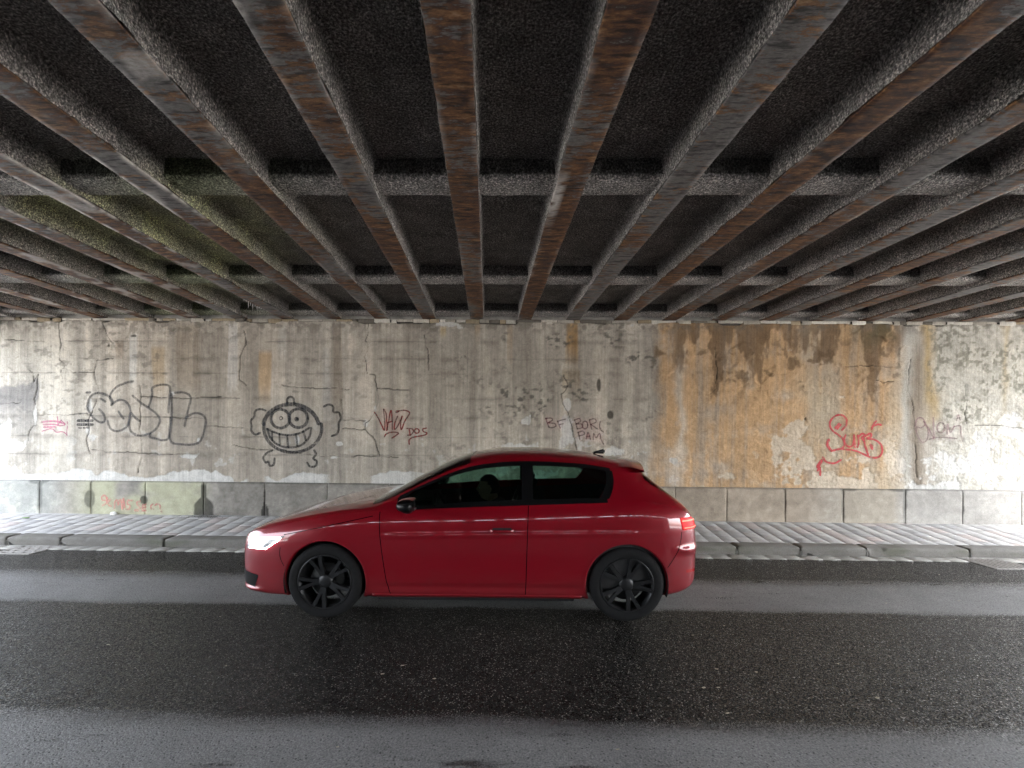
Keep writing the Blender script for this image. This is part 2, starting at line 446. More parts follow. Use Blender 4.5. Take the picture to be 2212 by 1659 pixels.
def build_ground():
    sheet('ground', -400, 400, -400, 400, -0.30, M['ground'])
    # road: one sheet with a slight camber
    DR = ((-6.66, -6.16, 5.71, 6.14), (5.72, 6.21, 5.64, 6.14))
    ys = np.unique(np.r_[np.linspace(0.9, 5.945, 24), 5.71, 5.64]); xs = np.unique(np.r_[np.linspace(-60, 60, 61), -6.66, -6.16, 5.72, 6.21])
    XX, YY = np.meshgrid(xs, ys, indexing='ij')
    V = np.stack([XX, YY, -0.012 * ((YY - 3.4) / 2.6) ** 2], -1).reshape(-1, 3)
    ix = np.arange(XX.size).reshape(XX.shape)
    F = np.stack([ix[:-1, :-1], ix[1:, :-1], ix[1:, 1:], ix[:-1, 1:]], -1)
    xc = .5 * (xs[:-1] + xs[1:])[:, None]; yc = .5 * (ys[:-1] + ys[1:])[None]
    keep = np.ones((len(xs) - 1, len(ys) - 1), bool)
    for (a0, a1, b0, b1) in DR: keep &= ~((xc > a0) & (xc < a1) & (yc > b0) & (yc < b1))
    tag(link('road', np_mesh('road', V, F[keep]), M['asphalt']), kind='structure')
    # pavement behind the kerb
    rects = []
    x = -13.0
    while x < 13.0:
        w = 0.205 + random.uniform(-0.006, 0.006)
        y = 6.376 - random.choice([0.0, 0.10, 0.15, 0.2])
        while y < 7.34:
            l = random.choice([0.30, 0.30, 0.20])
            ya, yb = max(y, 6.376), min(y + l, 7.345)
            if yb - ya > 0.03:
                rects.append((x + 0.003, x + w - 0.003, ya + 0.0014, yb - 0.0014, random.uniform(-0.0012, 0.0012)))
            y += l
        x += w
    base = [(0.235, 0.228, 0.218), (0.205, 0.20, 0.192), (0.245, 0.235, 0.222), (0.255, 0.215, 0.195), (0.195, 0.192, 0.187), (0.255, 0.245, 0.23), (0.235, 0.225, 0.212), (0.225, 0.218, 0.208)]
    def pcol(x, y):
        c = np.array(random.choice(base)); return (c * 0.65 + 0.08) * random.uniform(1.55, 1.78)
    p = stones('pavement', rects, pav_z, M['paver'], pcol, h=0.03, bev=0.004)
    tag(p, kind='structure')
    bed = sheet('pavement_bed', -13, 13, 6.36, 7.36, 0.088, M['sand'], z1=0.19)
    # gutter slabs
    rects = []
    x = -13.0
    while x < 13.0:
        w = 0.228 + random.uniform(-0.012, 0.012)
        if not (-6.70 < x + w / 2 < -6.12) and not (5.68 < x + w / 2 < 6.26):
            rects.append((x + 0.004, x + w - 0.004, 5.955, 6.142, random.uniform(-0.002, 0.003)))
        x += w
    def gcol(x, y): return np.array((0.33, 0.32, 0.29)) * random.uniform(0.85, 1.1)
    tag(stones('gutter', rects, lambda x, y: -0.0065, M['paver'], gcol, h=0.03, bev=0.006), kind='structure')
    Vb, Fb = [], []
    for (a0, a1) in ((-13, -6.66), (-6.16, 5.72), (6.21, 13)):
        n = len(Vb); Vb += [(a0, 5.93, -.0155), (a1, 5.93, -.0155), (a1, 6.16, -.0155), (a0, 6.16, -.0155)]; Fb.append((n, n + 1, n + 2, n + 3))
    tag(link('gutter_bed', np_mesh('gutter_bed', np.array(Vb), np.array(Fb)), M['sand'], smooth=False), kind='structure')
    # kerb: stones of unequal length
    k = empty('kerb', (0, 6.15, 0)); tag(k, kind='structure')
    joints = [-13.0, -11.9, -10.6, -9.35, -8.1, -6.95]
    for sx in (0, 0): pass
    X_left = [on_wall(240, 2170, 6.15)[0], on_wall(655, 2180, 6.15)[0]]
    X_right = [on_wall(2949, 2200, 6.15)[0], on_wall(3203, 2205, 6.15)[0], on_wall(3470, 2208, 6.15)[0], on_wall(3880, 2212, 6.15)[0]]
    joints += X_left
    x = X_left[-1] + 1.2
    while x < X_right[0] - 0.6: joints.append(x); x += 1.05
    joints += X_right
    x = X_right[-1] + 1.3
    while x < 13.2: joints.append(x); x += random.uniform(0.9, 1.4)
    for a, c in zip(joints[:-1], joints[1:]):
        n = max(int((c - a) / 0.03), 8)
        xs = np.linspace(a + 0.008, c - 0.008, n)
        prof = [(6.150, -0.06), (6.150, 0.0), (6.151, 0.045), (6.153, 0.070), (6.160, 0.086), (6.172, 0.096), (6.19, 0.100), (6.25, 0.101), (6.31, 0.101), (6.366, 0.101), (6.366, 0.04)]
        P = np.zeros((n, len(prof), 3)); pr = np.array(prof)
        P[..., 0] = xs[:, None]; P[..., 1] = pr[None, :, 0] - 6.15; P[..., 2] = pr[None, :, 1]
        endk = np.minimum(np.arange(n), np.arange(n)[::-1])
        P[..., 2] -= np.where(endk < 1, 0.012, 0)[:, None] * (pr[None, :, 1] > 0.06)
        nz = fbm(P[..., 0] * 14, (P[..., 1] + P[..., 2]) * 14, 4, 5) - 0.5
        chip = sstep(0.66, 0.80, fbm(xs * 5, xs * 0 + 3, 4, 8))[:, None] * ((pr[None, :, 1] > 0.06) & (pr[None, :, 0] < 6.2))
        P[..., 1] += -nz * 0.010 + chip * 0.016; P[..., 2] += nz * 0.005 - chip * 0.012
        me = grid_mesh('kerb_stone', P, flip=False)
        bm = bmesh.new(); bm.from_mesh(me)
        bmesh.ops.holes_fill(bm, edges=[e for e in bm.edges if e.is_boundary], sides=200)
        bmesh.ops.recalc_face_normals(bm, faces=bm.faces)
        bm.to_mesh(me); bm.free()
        f = random.uniform(0.85, 1.12)
        cc = np.array((0.165, 0.156, 0.140)) * f
        moss = sstep(0.5, 0.75, fbm(P[..., 0] * 2.5, P[..., 2] * 9, 4, 15))[..., None]
        colr = cc * (1 - 0.35 * moss) + np.array((0.01, 0.014, 0.0)) * moss
        n2 = len(me.vertices); cfull = np.tile(cc, (n2, 1)); cfull[:n * len(prof)] = colr.reshape(-1, 3)
        vcol(me, 'stain', cfull)
        link('kerb_stone', me, M['kerb'], k)
    # near side footway, not in the picture
    bm = bmesh.new(); bm_box(bm, -13, 13, NEAR_Y, 0.9, -0.32, 0.10, 0.02)
    tag(link('footway', bm_mesh('footway', bm), M['dark_concrete'], smooth=False), kind='structure')

def build_drains():
    # left: frame with rows of short slots
    def grate(name, x0, x1, y0, y1, kind, label):
        e = empty(name, ((x0 + x1) / 2, (y0 + y1) / 2, -0.020)); tag(e, label, 'drain grate', 'drain grates in the gutter')
        cx, cy = (x0 + x1) / 2, (y0 + y1) / 2
        a, b2 = (x1 - x0) / 2, (y1 - y0) / 2
        bm = bmesh.new()
        for q in ((-a, a, -b2, -b2 + .03), (-a, a, b2 - .03, b2), (-a, -a + .03, -b2 + .031, b2 - .031), (a - .03, a, -b2 + .031, b2 - .031)):
            bm_box(bm, *q, -0.03, 0.016, 0.004)
        link('frame', bm_mesh('frame', bm), M['iron'], e, smooth=False)
        bm = bmesh.new()
        if kind == 'bars':
            n = 6
            for i in range(n):
                x = -a + 0.035 + (2 * a - 0.07) * (i + 0.5) / n
                bm_box(bm, x - 0.018, x + 0.018, -b2 + .031, b2 - .031, -0.03, 0.013, 0.004)
            bm_box(bm, -a + .031, a - .031, -0.015, 0.015, -0.032, 0.004)
            link('bars', bm_mesh('bars', bm), M['iron'], e, smooth=False)
        else:
            rows = 4
            for i in range(rows + 1):
                y = -b2 + 0.03 + (2 * b2 - 0.06) * i / rows
                bm_box(bm, -a + .031, a - .031, y - 0.024, y + 0.024, -0.028, 0.0135, 0.003)
            for i in range(4):
                for j in range(rows):
                    y = -b2 + 0.03 + (2 * b2 - 0.06) * (j + .5) / rows
                    x = -a + 0.05 + (2 * a - 0.1) * (i + (0.4 if j % 2 else 0.0)) / 3
                    if abs(x) < a - 0.04: bm_box(bm, x - 0.02, x + 0.02, y - 0.0225, y + 0.0225, -0.028, 0.0128)
            link('slotted_plate', bm_mesh('slotted_plate', bm), M['iron'], e, smooth=False)
        bm = bmesh.new(); bm_box(bm, -a + .002, a - .002, -b2 + .002, b2 - .002, -0.25, -0.20)
        for q in ((-a, a, -b2, -b2 + .01), (-a, a, b2 - .01, b2), (-a, -a + .01, -b2 + .0105, b2 - .0105), (a - .01, a, -b2 + .0105, b2 - .0105)): bm_box(bm, *q, -0.199, -0.031)
        link('sump', bm_mesh('sump', bm), M['pit'], e, smooth=False)
    grate('drain_grate', -6.66, -6.16, 5.71, 6.14, 'slots', 'slotted iron drain grate in the gutter left of the red car')
    grate('drain_grate', 5.72, 6.21, 5.64, 6.14, 'bars', 'barred iron drain grate in the gutter right of the red car')

# ------------------------------------------------------------------ abutment wall
WX0, WX1, WZ0, WZ1, WD = -9.7, 9.8, 0.725, 3.345, 0.0125
WALLH = {}

CRACKS = [  # photo pixels
    [(235, 1285), (240, 1340), (242, 1400), (238, 1440), (255, 1455), (256, 1472), (240, 1480), (245, 1510), (250, 1530)],
    [(256, 1474), (290, 1488), (340, 1490), (380, 1486)],
    [(0, 1300), (8, 1340), (18, 1360), (90, 1361), (180, 1365)],
    [(112, 1480), (132, 1490), (135, 1530), (150, 1500), (152, 1540), (142, 1580), (140, 1600), (146, 1660), (145, 1700), (118, 1720), (112, 1760)],
    [(388, 1440), (380, 1480), (378, 1525), (396, 1560), (380, 1620), (352, 1680), (355, 1720), (345, 1770), (358, 1815)],
    [(388, 1440), (420, 1440), (450, 1435)],
    [(410, 1290), (430, 1340), (450, 1370)],
    [(0, 1617), (60, 1612), (85, 1610)],
    [(155, 1660), (220, 1657), (270, 1660), (350, 1655)],
    [(560, 1540), (565, 1590), (560, 1660), (562, 1740), (566, 1800), (560, 1860), (552, 1890)],
    [(350, 1660), (460, 1662), (560, 1667), (680, 1669), (760, 1672), (820, 1672)],
    [(560, 1588), (640, 1590), (760, 1592), (870, 1588), (960, 1592)],
    [(365, 1800), (440, 1808), (540, 1812), (640, 1815), (690, 1818)],
    [(820, 1705), (900, 1708), (970, 1710)],
    [(925, 1780), (1000, 1795), (1110, 1798), (1290, 1826), (1450, 1824), (1590, 1828)],
    [(975, 1320), (985, 1380), (960, 1430), (958, 1520), (985, 1542)],
    [(1470, 1290), (1472, 1330), (1462, 1360), (1474, 1400), (1460, 1430), (1470, 1490), (1500, 1500), (1510, 1552), (1516, 1590), (1500, 1640), (1478, 1680), (1462, 1690), (1462, 1720), (1500, 1760), (1520, 1820)],
    [(1510, 1554), (1560, 1556), (1640, 1560)],
    [(1695, 1340), (1705, 1380), (1712, 1400), (1712, 1440), (1716, 1480)],
    [(1365, 1600), (1370, 1650), (1372, 1680), (1460, 1682)],
    [(1372, 1715), (1462, 1718)],
    [(2258, 1500), (2270, 1540), (2262, 1560), (2246, 1580), (2260, 1630), (2280, 1670), (2288, 1710), (2300, 1760), (2304, 1800)],
    [(2868, 1300), (2862, 1400), (2868, 1460), (2864, 1560), (2840, 1575)],
    [(3640, 1440), (3632, 1560), (3650, 1610), (3660, 1700), (3664, 1820), (3668, 1940)],
    [(3860, 1540), (3866, 1600), (3862, 1660), (3870, 1700)],
    [(3500, 1520), (3540, 1530), (3580, 1525)], [(3380, 1468), (3480, 1462), (3600, 1470)],
    [(3900, 1700), (4000, 1704), (4096, 1712)],
    [(1125, 1540), (1240, 1556), (1330, 1552), (1400, 1556)],
]

def seg_dist(X, Z, pts):
    d = np.full(X.shape, 9.0)
    for (a, b) in zip(pts[:-1], pts[1:]):
        ax, az = a; bx, bz = b
        x0, x1 = min(ax, bx) - 0.12, max(ax, bx) + 0.12
        i0 = max(int((x0 - WX0) / WD), 0); i1 = min(int((x1 - WX0) / WD) + 2, X.shape[0])
        if i1 <= i0: continue
        Xs, Zs = X[i0:i1], Z[i0:i1]
        L2 = (bx - ax) ** 2 + (bz - az) ** 2 + 1e-9
        t = np.clip(((Xs - ax) * (bx - ax) + (Zs - az) * (bz - az)) / L2, 0, 1)
        dd = np.hypot(Xs - ax - t * (bx - ax), Zs - az - t * (bz - az))
        d[i0:i1] = np.minimum(d[i0:i1], dd)
    return d

def build_wall():
    w = empty('abutment_wall', (0, WALL_Y, 0))
    tag(w, 'stained concrete wall with graffiti and flaking plaster behind the red car', 'wall')
    nx = int((WX1 - WX0) / WD) + 1; nz = int((WZ1 - WZ0) / WD) + 1
    xs = WX0 + np.arange(nx) * WD; zs = WZ0 + np.arange(nz) * WD
    X, Z = np.meshgrid(xs, zs, indexing='ij')
    sx, sy = to_photo(X, WALL_Y, Z)
    # wandering of the stain borders
    wx = sx + (fbm(X * 1.6, Z * 1.1, 4, 1) - 0.5) * 90 + (fbm(X * 9, Z * 5, 3, 2) - 0.5) * 30
    wy = sy + (fbm(X * 3, Z * 3, 4, 3) - 0.5) * 90
    n_big = fbm(X * 0.7, Z * 0.8, 4, 4); n_mid = fbm(X * 3.2, Z * 3.2, 5, 5); n_fin = fbm(X * 14, Z * 14, 4, 6)
    vst = fbm(X * 7, Z * 0.35, 4, 7); vst2 = fbm(X * 22, Z * 0.9, 3, 8); n_h = fbm(X * 1.2, Z * 9, 4, 9)
    def C(r, g, b): return np.array((r, g, b)) / 1.0
    def put(col, m, c): return col * (1 - m[..., None]) + np.array(c) * m[..., None]
    col = np.zeros(X.shape + (3,)) + C(0.372, 0.333, 0.280)
    # left: cooler and paler, centre: browner grey
    left = 1 - sstep(150, 520, wx)
    col = put(col, left * 0.8, C(0.36, 0.338, 0.292))
    col = put(col, sstep(380, 620, wx) * (1 - sstep(1000, 1200, wx)) * 0.55, C(0.30, 0.260, 0.21))
    col = put(col, sstep(1300, 1500, wx) * (1 - sstep(2450, 2650, wx)) * 0.8, C(0.352, 0.314, 0.260))
    col *= (0.78 + 0.44 * n_big)[..., None]
    # vertical wash streaks
    for (cx, wdt, y0, y1, c, k) in [(535, 22, 1330, 1620, (0.42, 0.41, 0.38), .7), (935, 26, 1285, 1600, (0.42, 0.40, 0.37), .75), (1060, 34, 1400, 1640, (0.36, 0.245, 0.135), .75),
                                   (640, 40, 1380, 1620, (0.29, 0.215, 0.13), .7), (730, 60, 1290, 1640, (0.26, 0.21, 0.155), .6), (1130, 20, 1300, 1500, (0.40, 0.38, 0.34), .5),
                                   (1345, 25, 1300, 1700, (0.26, 0.21, 0.155), .5), (1302, 18, 1380, 1700, (0.41, 0.39, 0.36), .5), (480, 16, 1360, 1500, (0.21, 0.15, 0.10), .6),
                                   (2285, 24, 1285, 1500, (0.33, 0.20, 0.085), .9), (2280, 34, 1470, 1640, (0.29, 0.225, 0.15), .6), (1905, 20, 1290, 1420, (0.33, 0.22, 0.12), .6),
                                   (1775, 15, 1305, 1375, (0.47, 0.33, 0.13), .9), (330, 30, 1290, 1600, (0.24, 0.22, 0.19), .4), (2040, 12, 1290, 1500, (0.25, 0.17, 0.10), .5)]:
        e = sx + (vst - 0.5) * wdt * 1.6
        m = (1 - sstep(wdt * 0.55, wdt, np.abs(e - cx))) * sstep(y0 - 8, y0 + 22, sy) * (1 - sstep(y1 - 120, y1, wy)) * k
        col = put(col, m, c)
    col *= (0.79 + 0.42 * sstep(0.25, 0.75, vst))[..., None] * (0.90 + 0.2 * vst2)[..., None]
    g30 = fbm(X * 26, Z * 26, 3, 16); g12 = fbm(X * 11, Z * 13, 5, 17)
    col *= 1.12 * (0.84 + 0.32 * g12)[..., None] * (0.86 + 0.28 * g30)[..., None]
    # dark lichen mottles, mostly in the middle and right third
    mid = sstep(1480, 1900, wx) * (1 - sstep(2600, 2720, wx))
    rgt = sstep(3650, 3780, wx)
    spots = sstep(0.50, 0.68, fbm(X * 15, Z * 19, 5, 20)) * sstep(0.42, 0.62, fbm(X * 2.4, Z * 3.2, 4, 21))
    band = np.exp(-((wy - 1400) / 70) ** 2) + 0.7 * np.exp(-((wy - 1590) / 80) ** 2)
    col = put(col, np.clip(spots * mid * (0.45 + 0.6 * band), 0, 0.85), C(0.10, 0.092, 0.078))
    col = put(col, sstep(0.6, 0.72, fbm(X * 9, Z * 14, 4, 24)) * (1 - sstep(1300, 1700, wx)) * sstep(0.5, 0.65, n_big) * 0.5, C(0.13, 0.12, 0.10))
    # grey painted-over patch at the far left
    col = put(col, (1 - sstep(130, 145, wx)) * sstep(1525, 1545, wy) * (1 - sstep(1600, 1680, wy)) * 0.75, C(0.155, 0.150, 0.148))
    col = put(col, (1 - sstep(130, 150, wx)) * sstep(1600, 1640, wy) * (1 - sstep(1700, 1790, wy)) * 0.4, C(0.19, 0.185, 0.18))
    # iron orange field on the right
    org = sstep(2600, 2640, wx) * (1 - sstep(3560, 3640, wx))
    gap = np.exp(-((wx - 2715) / 24) ** 2) * sstep(1330, 1450, sy)
    os_ = sstep(0.36, 0.60, vst * 0.55 + vst2 * 0.25 + n_mid * 0.2)
    ocol = C(0.47, 0.305, 0.165) * os_[..., None] + C(0.36, 0.275, 0.195) * (1 - os_)[..., None]
    ocol = ocol * (0.82 + 0.36 * n_big)[..., None]
    ocol = ocol * (0.80 + 0.40 * g12)[..., None] * (0.84 + 0.32 * g30)[..., None]
    om = org * (1 - 0.75 * gap) * (0.55 + 0.45 * sstep(0.3, 0.6, n_mid + 0.15))
    col = col * (1 - om[..., None]) + ocol * om[..., None]
    pale = sstep(3130, 3280, wx) * (1 - sstep(3560, 3640, wx)) * sstep(0.35, 0.65, fbm(X * 2.2, Z * 0.7, 4, 31))
    col = put(col, pale * 0.7, C(0.44, 0.37, 0.27))
    # brown damp running down from the top of the orange field
    dn = fbm(X * 4.6, Z * 0.5, 5, 41) * 0.65 + fbm(X * 13, Z * 6, 4, 42) * 0.35
    dm = sstep(0.0, 0.10, dn - 0.345 - 0.36 * np.clip((sy - 1290) / 300, 0, 2)) * sstep(2640, 2700, wx) * (1 - sstep(3590, 3640, wx))
    col = put(col, dm * (0.55 + 0.4 * n_mid), C(0.135, 0.086, 0.048))
    dm2 = (1 - sstep(1300, 1440, wy + 60 * (n_fin - .5))) * sstep(3300, 3560, wx) * sstep(0.45, 0.6, n_mid) * (1 - sstep(3600, 3660, wx))
    col = put(col, dm2 * 0.7, C(0.075, 0.070, 0.035))
    spots2 = sstep(0.60, 0.72, fbm(X * 5, Z * 6, 5, 44)) * org * sstep(1300, 1420, sy) * (1 - sstep(1500, 1640, wy))
    col = put(col, spots2 * 0.75, C(0.13, 0.083, 0.045))
    # pale end on the right with grey-green speckle and ochre runs
    pc = C(0.45, 0.43, 0.375) * (0.82 + 0.36 * n_mid)[..., None] * (0.75 + 0.5 * g12)[..., None] * (0.82 + 0.36 * g30)[..., None]
    col = col * (1 - rgt[..., None] * 0.92) + pc * rgt[..., None] * 0.92
    col = put(col, np.exp(-((wx - 3620) / 34) ** 2) * 0.8, C(0.43, 0.42, 0.38))
    col = put(col, np.exp(-((wx - 3655) / 26) ** 2) * sstep(1350, 1450, sy) * 0.7, C(0.20, 0.155, 0.11))
    col = put(col, np.exp(-((wx - 3715) / 30) ** 2) * (1 - sstep(1600, 1760, wy)) * 0.8, C(0.40, 0.285, 0.13))
    col = put(col, np.exp(-((wx - 4010) / 14) ** 2) * (1 - sstep(1500, 1700, wy)) * 0.5, C(0.42, 0.32, 0.17))
    sp = sstep(0.47, 0.66, fbm(X * 20, Z * 20, 5, 50)) * sstep(0.42, 0.62, fbm(X * 1.9, Z * 2.4, 4, 51)) * rgt * (1 - sstep(1740, 1840, wy))
    col = put(col, sp * 0.75, C(0.17, 0.165, 0.125))
    # sooty top rim
    topd = (1 - sstep(1296, 1350, sy + 60 * (n_mid - 0.5)))
    col = put(col, topd * sstep(0.45, 0.6, n_fin) * 0.55, C(0.12, 0.105, 0.085))
    # flaked lime plaster: strip above the plinth, blotches, big area on the right
    flake = fbm(X * 4.5, Z * 4.5, 5, 60); fl2 = fbm(X * 11, Z * 11, 4, 61)
    ptop = 1925 + (sx - 0) * 0.0095                      # plinth top edge in the photo
    edge_h = (88 * fbm(X * 2.2, X * 0 + 1.7, 4, 62) - 6) * (0.4 + 1.2 * vnoise(X * 1.1, X * 0, 63))
    strip = (sstep(0, 6, edge_h + (flake - .5) * 50 - (ptop - sy)) * (sy < ptop)) * ((sx < 1700) | (sx > 3250)) * sstep(0.36, 0.42, fbm(X * 1.4, X * 0 + 9, 3, 64))
    blot = np.full(X.shape, -2.0)
    for (cx, cy, rx, ry) in [(20, 1690, 26, 40), (10, 1760, 20, 60), (40, 1790, 60, 28), (60, 1775, 40, 20), (375, 1750, 22, 14), (745, 1825, 40, 9), (690, 1575, 7, 9), (792, 1757, 11, 10),
                             (1358, 1775, 16, 10), (1190, 1760, 10, 22), (1345, 1830, 24, 8), (1110, 1795, 22, 9), (2108, 1680, 22, 24), (2260, 1740, 30, 70), (2270, 1620, 14, 22), (2060, 1785, 45, 18),
                             (2480, 1810, 36, 24), (2190, 1750, 26, 14), (2530, 1300, 14, 7), (2900, 1905, 40, 22), (2690, 1840, 20, 14), (3190, 1720, 60, 34), (3150, 1790, 80, 40), (3230, 1850, 90, 44), (3120, 1860, 50, 50),
                             (3480, 1900, 40, 40), (3580, 1850, 60, 50), (3370, 1588, 12, 8), (3800, 1850, 130, 60), (3950, 1800, 110, 70), (4060, 1720, 60, 60), (4000, 1880, 160, 50), (3160, 1400, 16, 10), (1500, 1620, 9, 40), (1462, 1690, 10, 16), (360, 1640, 10, 40), (140, 1655, 7, 55), (352, 1720, 10, 30), (1840, 1320, 22, 26), (1790, 1295, 60, 14)]:
        dd = ((sx - cx) / rx) ** 2 + ((sy - cy) / ry) ** 2
        blot = np.maximum(blot, 1.35 - dd)
    bl = sstep(0.30, 0.52, blot * 0.55 + (flake - 0.5) * 1.9 + (fl2 - .5) * 1.1 + (g30 - .5) * .35)
    bl *= (blot > -0.6)
    low = sstep(1690, 1830, sy) * (sstep(1900, 2050, sx) * (1 - sstep(2500, 2600, sx)) + sstep(3000, 3200, sx) * 1.0 + (1 - sstep(60, 130, sx)))
    specks = sstep(0.63, 0.68, flake * 0.5 + fl2 * 0.5 + 0.10 * low) * sstep(1560, 1850, sy) * (0.4 + 0.6 * np.clip(low, 0, 1))
    fm = np.clip(np.maximum(np.maximum(strip, bl * 0.92), specks), 0, 1)
    warm = sstep(2700, 2800, sx) * (1 - sstep(3560, 3650, sx))
    lime = (C(0.54, 0.53, 0.50) * (1 - 0.75 * warm[..., None]) + C(0.52, 0.42, 0.30) * 0.75 * warm[..., None]) * (0.78 + 0.4 * n_fin)[..., None]
    col = col * (1 - fm[..., None] * 0.9) + lime * fm[..., None] * 0.9
    # relief
    H = (n_mid - 0.5) * 0.016 + (n_fin - 0.5) * 0.006
    rough = np.clip(mid + org + rgt, 0, 1) * 0.8 + 0.15
    H += (fbm(X * 7, Z * 7, 4, 70) - 0.5) * 0.016 * rough
    H -= fm * 0.006
    # old render coming off near the top of the orange field leaves ledges
    shell = sstep(0.55, 0.60, fbm(X * 2.0, Z * 2.6, 4, 71)) * org * (1 - sstep(1450, 1700, wy)) * 0.018
    H += shell
    # board lines and cracks
    jit = (fbm(X * 6, Z * 6, 3, 80) - 0.5) * 0.035
    for ln in (1361, 1430, 1489, 1589, 1666, 1743, 1815):
        lx = np.linspace(-200, 4300, 40)
        lz = np.array([on_wall(a, ln + a * 0.004)[1] for a in lx]); lX = np.array([on_wall(a, ln)[0] for a in lx])
        d = np.abs(Z + jit * 0.8 - np.interp(X, lX, lz))
        pres = sstep(0.54, 0.66, fbm(X * 1.3, X * 0 + ln, 4, 81)) * (1 - 0.75 * sstep(2500, 2700, sx)) * (1 - 0.5 * sstep(1500, 1900, sx))
        m = (1 - sstep(0.003, 0.013, d)) * pres
        col = col * (1 - 0.34 * m[..., None]); H -= 0.004 * m
        m2 = (1 - sstep(0.0, 0.07, d)) * sstep(0.5, 0.7, fbm(X * 3, Z * 3, 4, 82)) * (1 - sstep(2500, 2700, sx))
        col = col * (1 - 0.25 * m2[..., None])
    Xj = X + (fbm(X * 9, Z * 9, 3, 83) - 0.5) * 0.05; Zj = Z + (fbm(X * 9, Z * 9, 3, 84) - 0.5) * 0.05
    for k, cr in enumerate(CRACKS):
        pts = [on_wall(a, b) for a, b in cr]
        d = seg_dist(Xj, Zj, pts)
        wd = 0.005 + 0.008 * fbm(X * 5, Z * 5, 2, 85 + k)
        m = (1 - sstep(wd * 0.3, wd * 1.15, d)) * (0.35 + 0.65 * sstep(0.3, 0.5, fbm(X * 4, Z * 4, 3, 130 + k)))
        col = col * (1 - 0.80 * m[..., None]); H -= 0.012 * m
    # round top rim broken away
    rim = 3.315 + 0.03 * (fbm(X * 3.3, X * 0 + 4, 4, 90) - 0.5) - 0.035 * sstep(0.62, 0.7, fbm(X * 2.1, X * 0 + 2, 3, 91))
    H -= 0.05 * sstep(-0.004, 0.012, Z - rim)
    col = col * (1 - 0.5 * sstep(-0.006, 0.012, Z - rim)[..., None])
    # holes
    for (cx, cy, rx, ry) in [(2395, 1540, 10, 28), (2440, 1660, 14, 18), (535, 1342, 10, 5), (440, 1380, 3, 9), (3222, 1675, 5, 6)]:
        m = 1 - sstep(0.5, 1.1, ((wx * 0.25 + sx * 0.75 - cx) / rx) ** 2 + ((sy - cy) / ry) ** 2)
        col = col * (1 - 0.7 * m[..., None]); H -= 0.02 * m
    col = np.clip(col, 0.01, 0.75)
    P = np.stack([X, -H, Z], -1)
    me = grid_mesh('concrete_face', P)
    vcol(me, 'stain', col); vfloat(me, 'rough', rough)
    link('concrete_face', me, M['wall'], w)
    WALLH['H'] = H
    # body of the wall behind the face
    bm = bmesh.new(); bm_box(bm, WX0, WX1, 0.09, 1.2, -0.05, 3.34); bm_box(bm, WX0, WX1, 0.10, 1.19, 3.341, FL_Z + 0.30); link('wall_core', bm_mesh('wall_core', bm), M['fascia'], w, smooth=False)
    # bearing course: broken bricks and mortar under the beam ends
    Vs, Fs, Cs = [], [], []; n = 0
    x = WX0
    while x < WX1:
        l = random.choice([0.10, 0.16, 0.22, 0.26, 0.4]); hgt = random.uniform(0.03, 0.062)
        zc0 = 3.352 - hgt; dep = random.uniform(-0.035, 0.012)
        tone = random.choice([(0.44, 0.40, 0.34), (0.34, 0.31, 0.26), (0.13, 0.115, 0.095), (0.52, 0.49, 0.43), (0.30, 0.24, 0.16)])
        nxx = 7; nzz = 4
        q = np.zeros((nxx, nzz + 2, 3))
        lx = np.linspace(x + 0.004, x + l - 0.004, nxx)
        for j in range(nzz + 2):
            zz = zc0 + hgt * (min(max(j - 1, 0), nzz - 1)) / (nzz - 1)
            yy = dep if 0 < j < nzz + 1 else 0.09
            q[:, j, 0] = lx; q[:, j, 1] = yy + (fbm(lx * 18, lx * 0 + zz * 30, 3, 95) - .5) * 0.03 + 0.012 * (np.abs(np.linspace(-1, 1, nxx)) ** 4)
            q[:, j, 2] = zz + (fbm(lx * 14, lx * 0 + j, 3, 96) - .5) * 0.014
        idx = np.arange(nxx * (nzz + 2)).reshape(nxx, nzz + 2) + n
        a, b, c, d = idx[:-1, :-1], idx[1:, :-1], idx[1:, 1:], idx[:-1, 1:]
        Fs.append(np.stack([a, b, c, d], -1).reshape(-1, 4)); Vs.append(q.reshape(-1, 3)); n += nxx * (nzz + 2)
        Cs.append(np.tile(np.array(tone) * random.uniform(0.8, 1.2), (nxx * (nzz + 2), 1)))
        x += l
    me = np_mesh('bearing_course', np.vstack(Vs), np.vstack(Fs)); vcol(me, 'stain', np.vstack(Cs)); vfloat(me, 'rough', np.ones(n) * 0.8)
    link('bearing_course', me, M['wall'], w)
    bm = bmesh.new(); bm_box(bm, WX0, WX1, 0.035, 0.088, 3.27, 3.353); link('bearing_bed', bm_mesh('bearing_bed', bm), M['sand'], w, smooth=False)
    # plinth blocks
    jx = [on_wall(a, 2000, WALL_Y - 0.03)[0] for a in (160, 365, 582, 815, 1060, 1310, 1555, 1790, 2025, 2255, 2480, 2700, 2906, 3140, 3372, 3620, 3850, 4085)]
    jl = [jx[0] - 0.85 * k for k in range(4, 0, -1)]; jr = [jx[-1] + 0.85 * k for k in range(1, 4)]
    J = [v for v in jl + jx + jr]
    J = [WX0] + [v for v in J if WX0 + .2 < v < WX1 - .2] + [WX1]
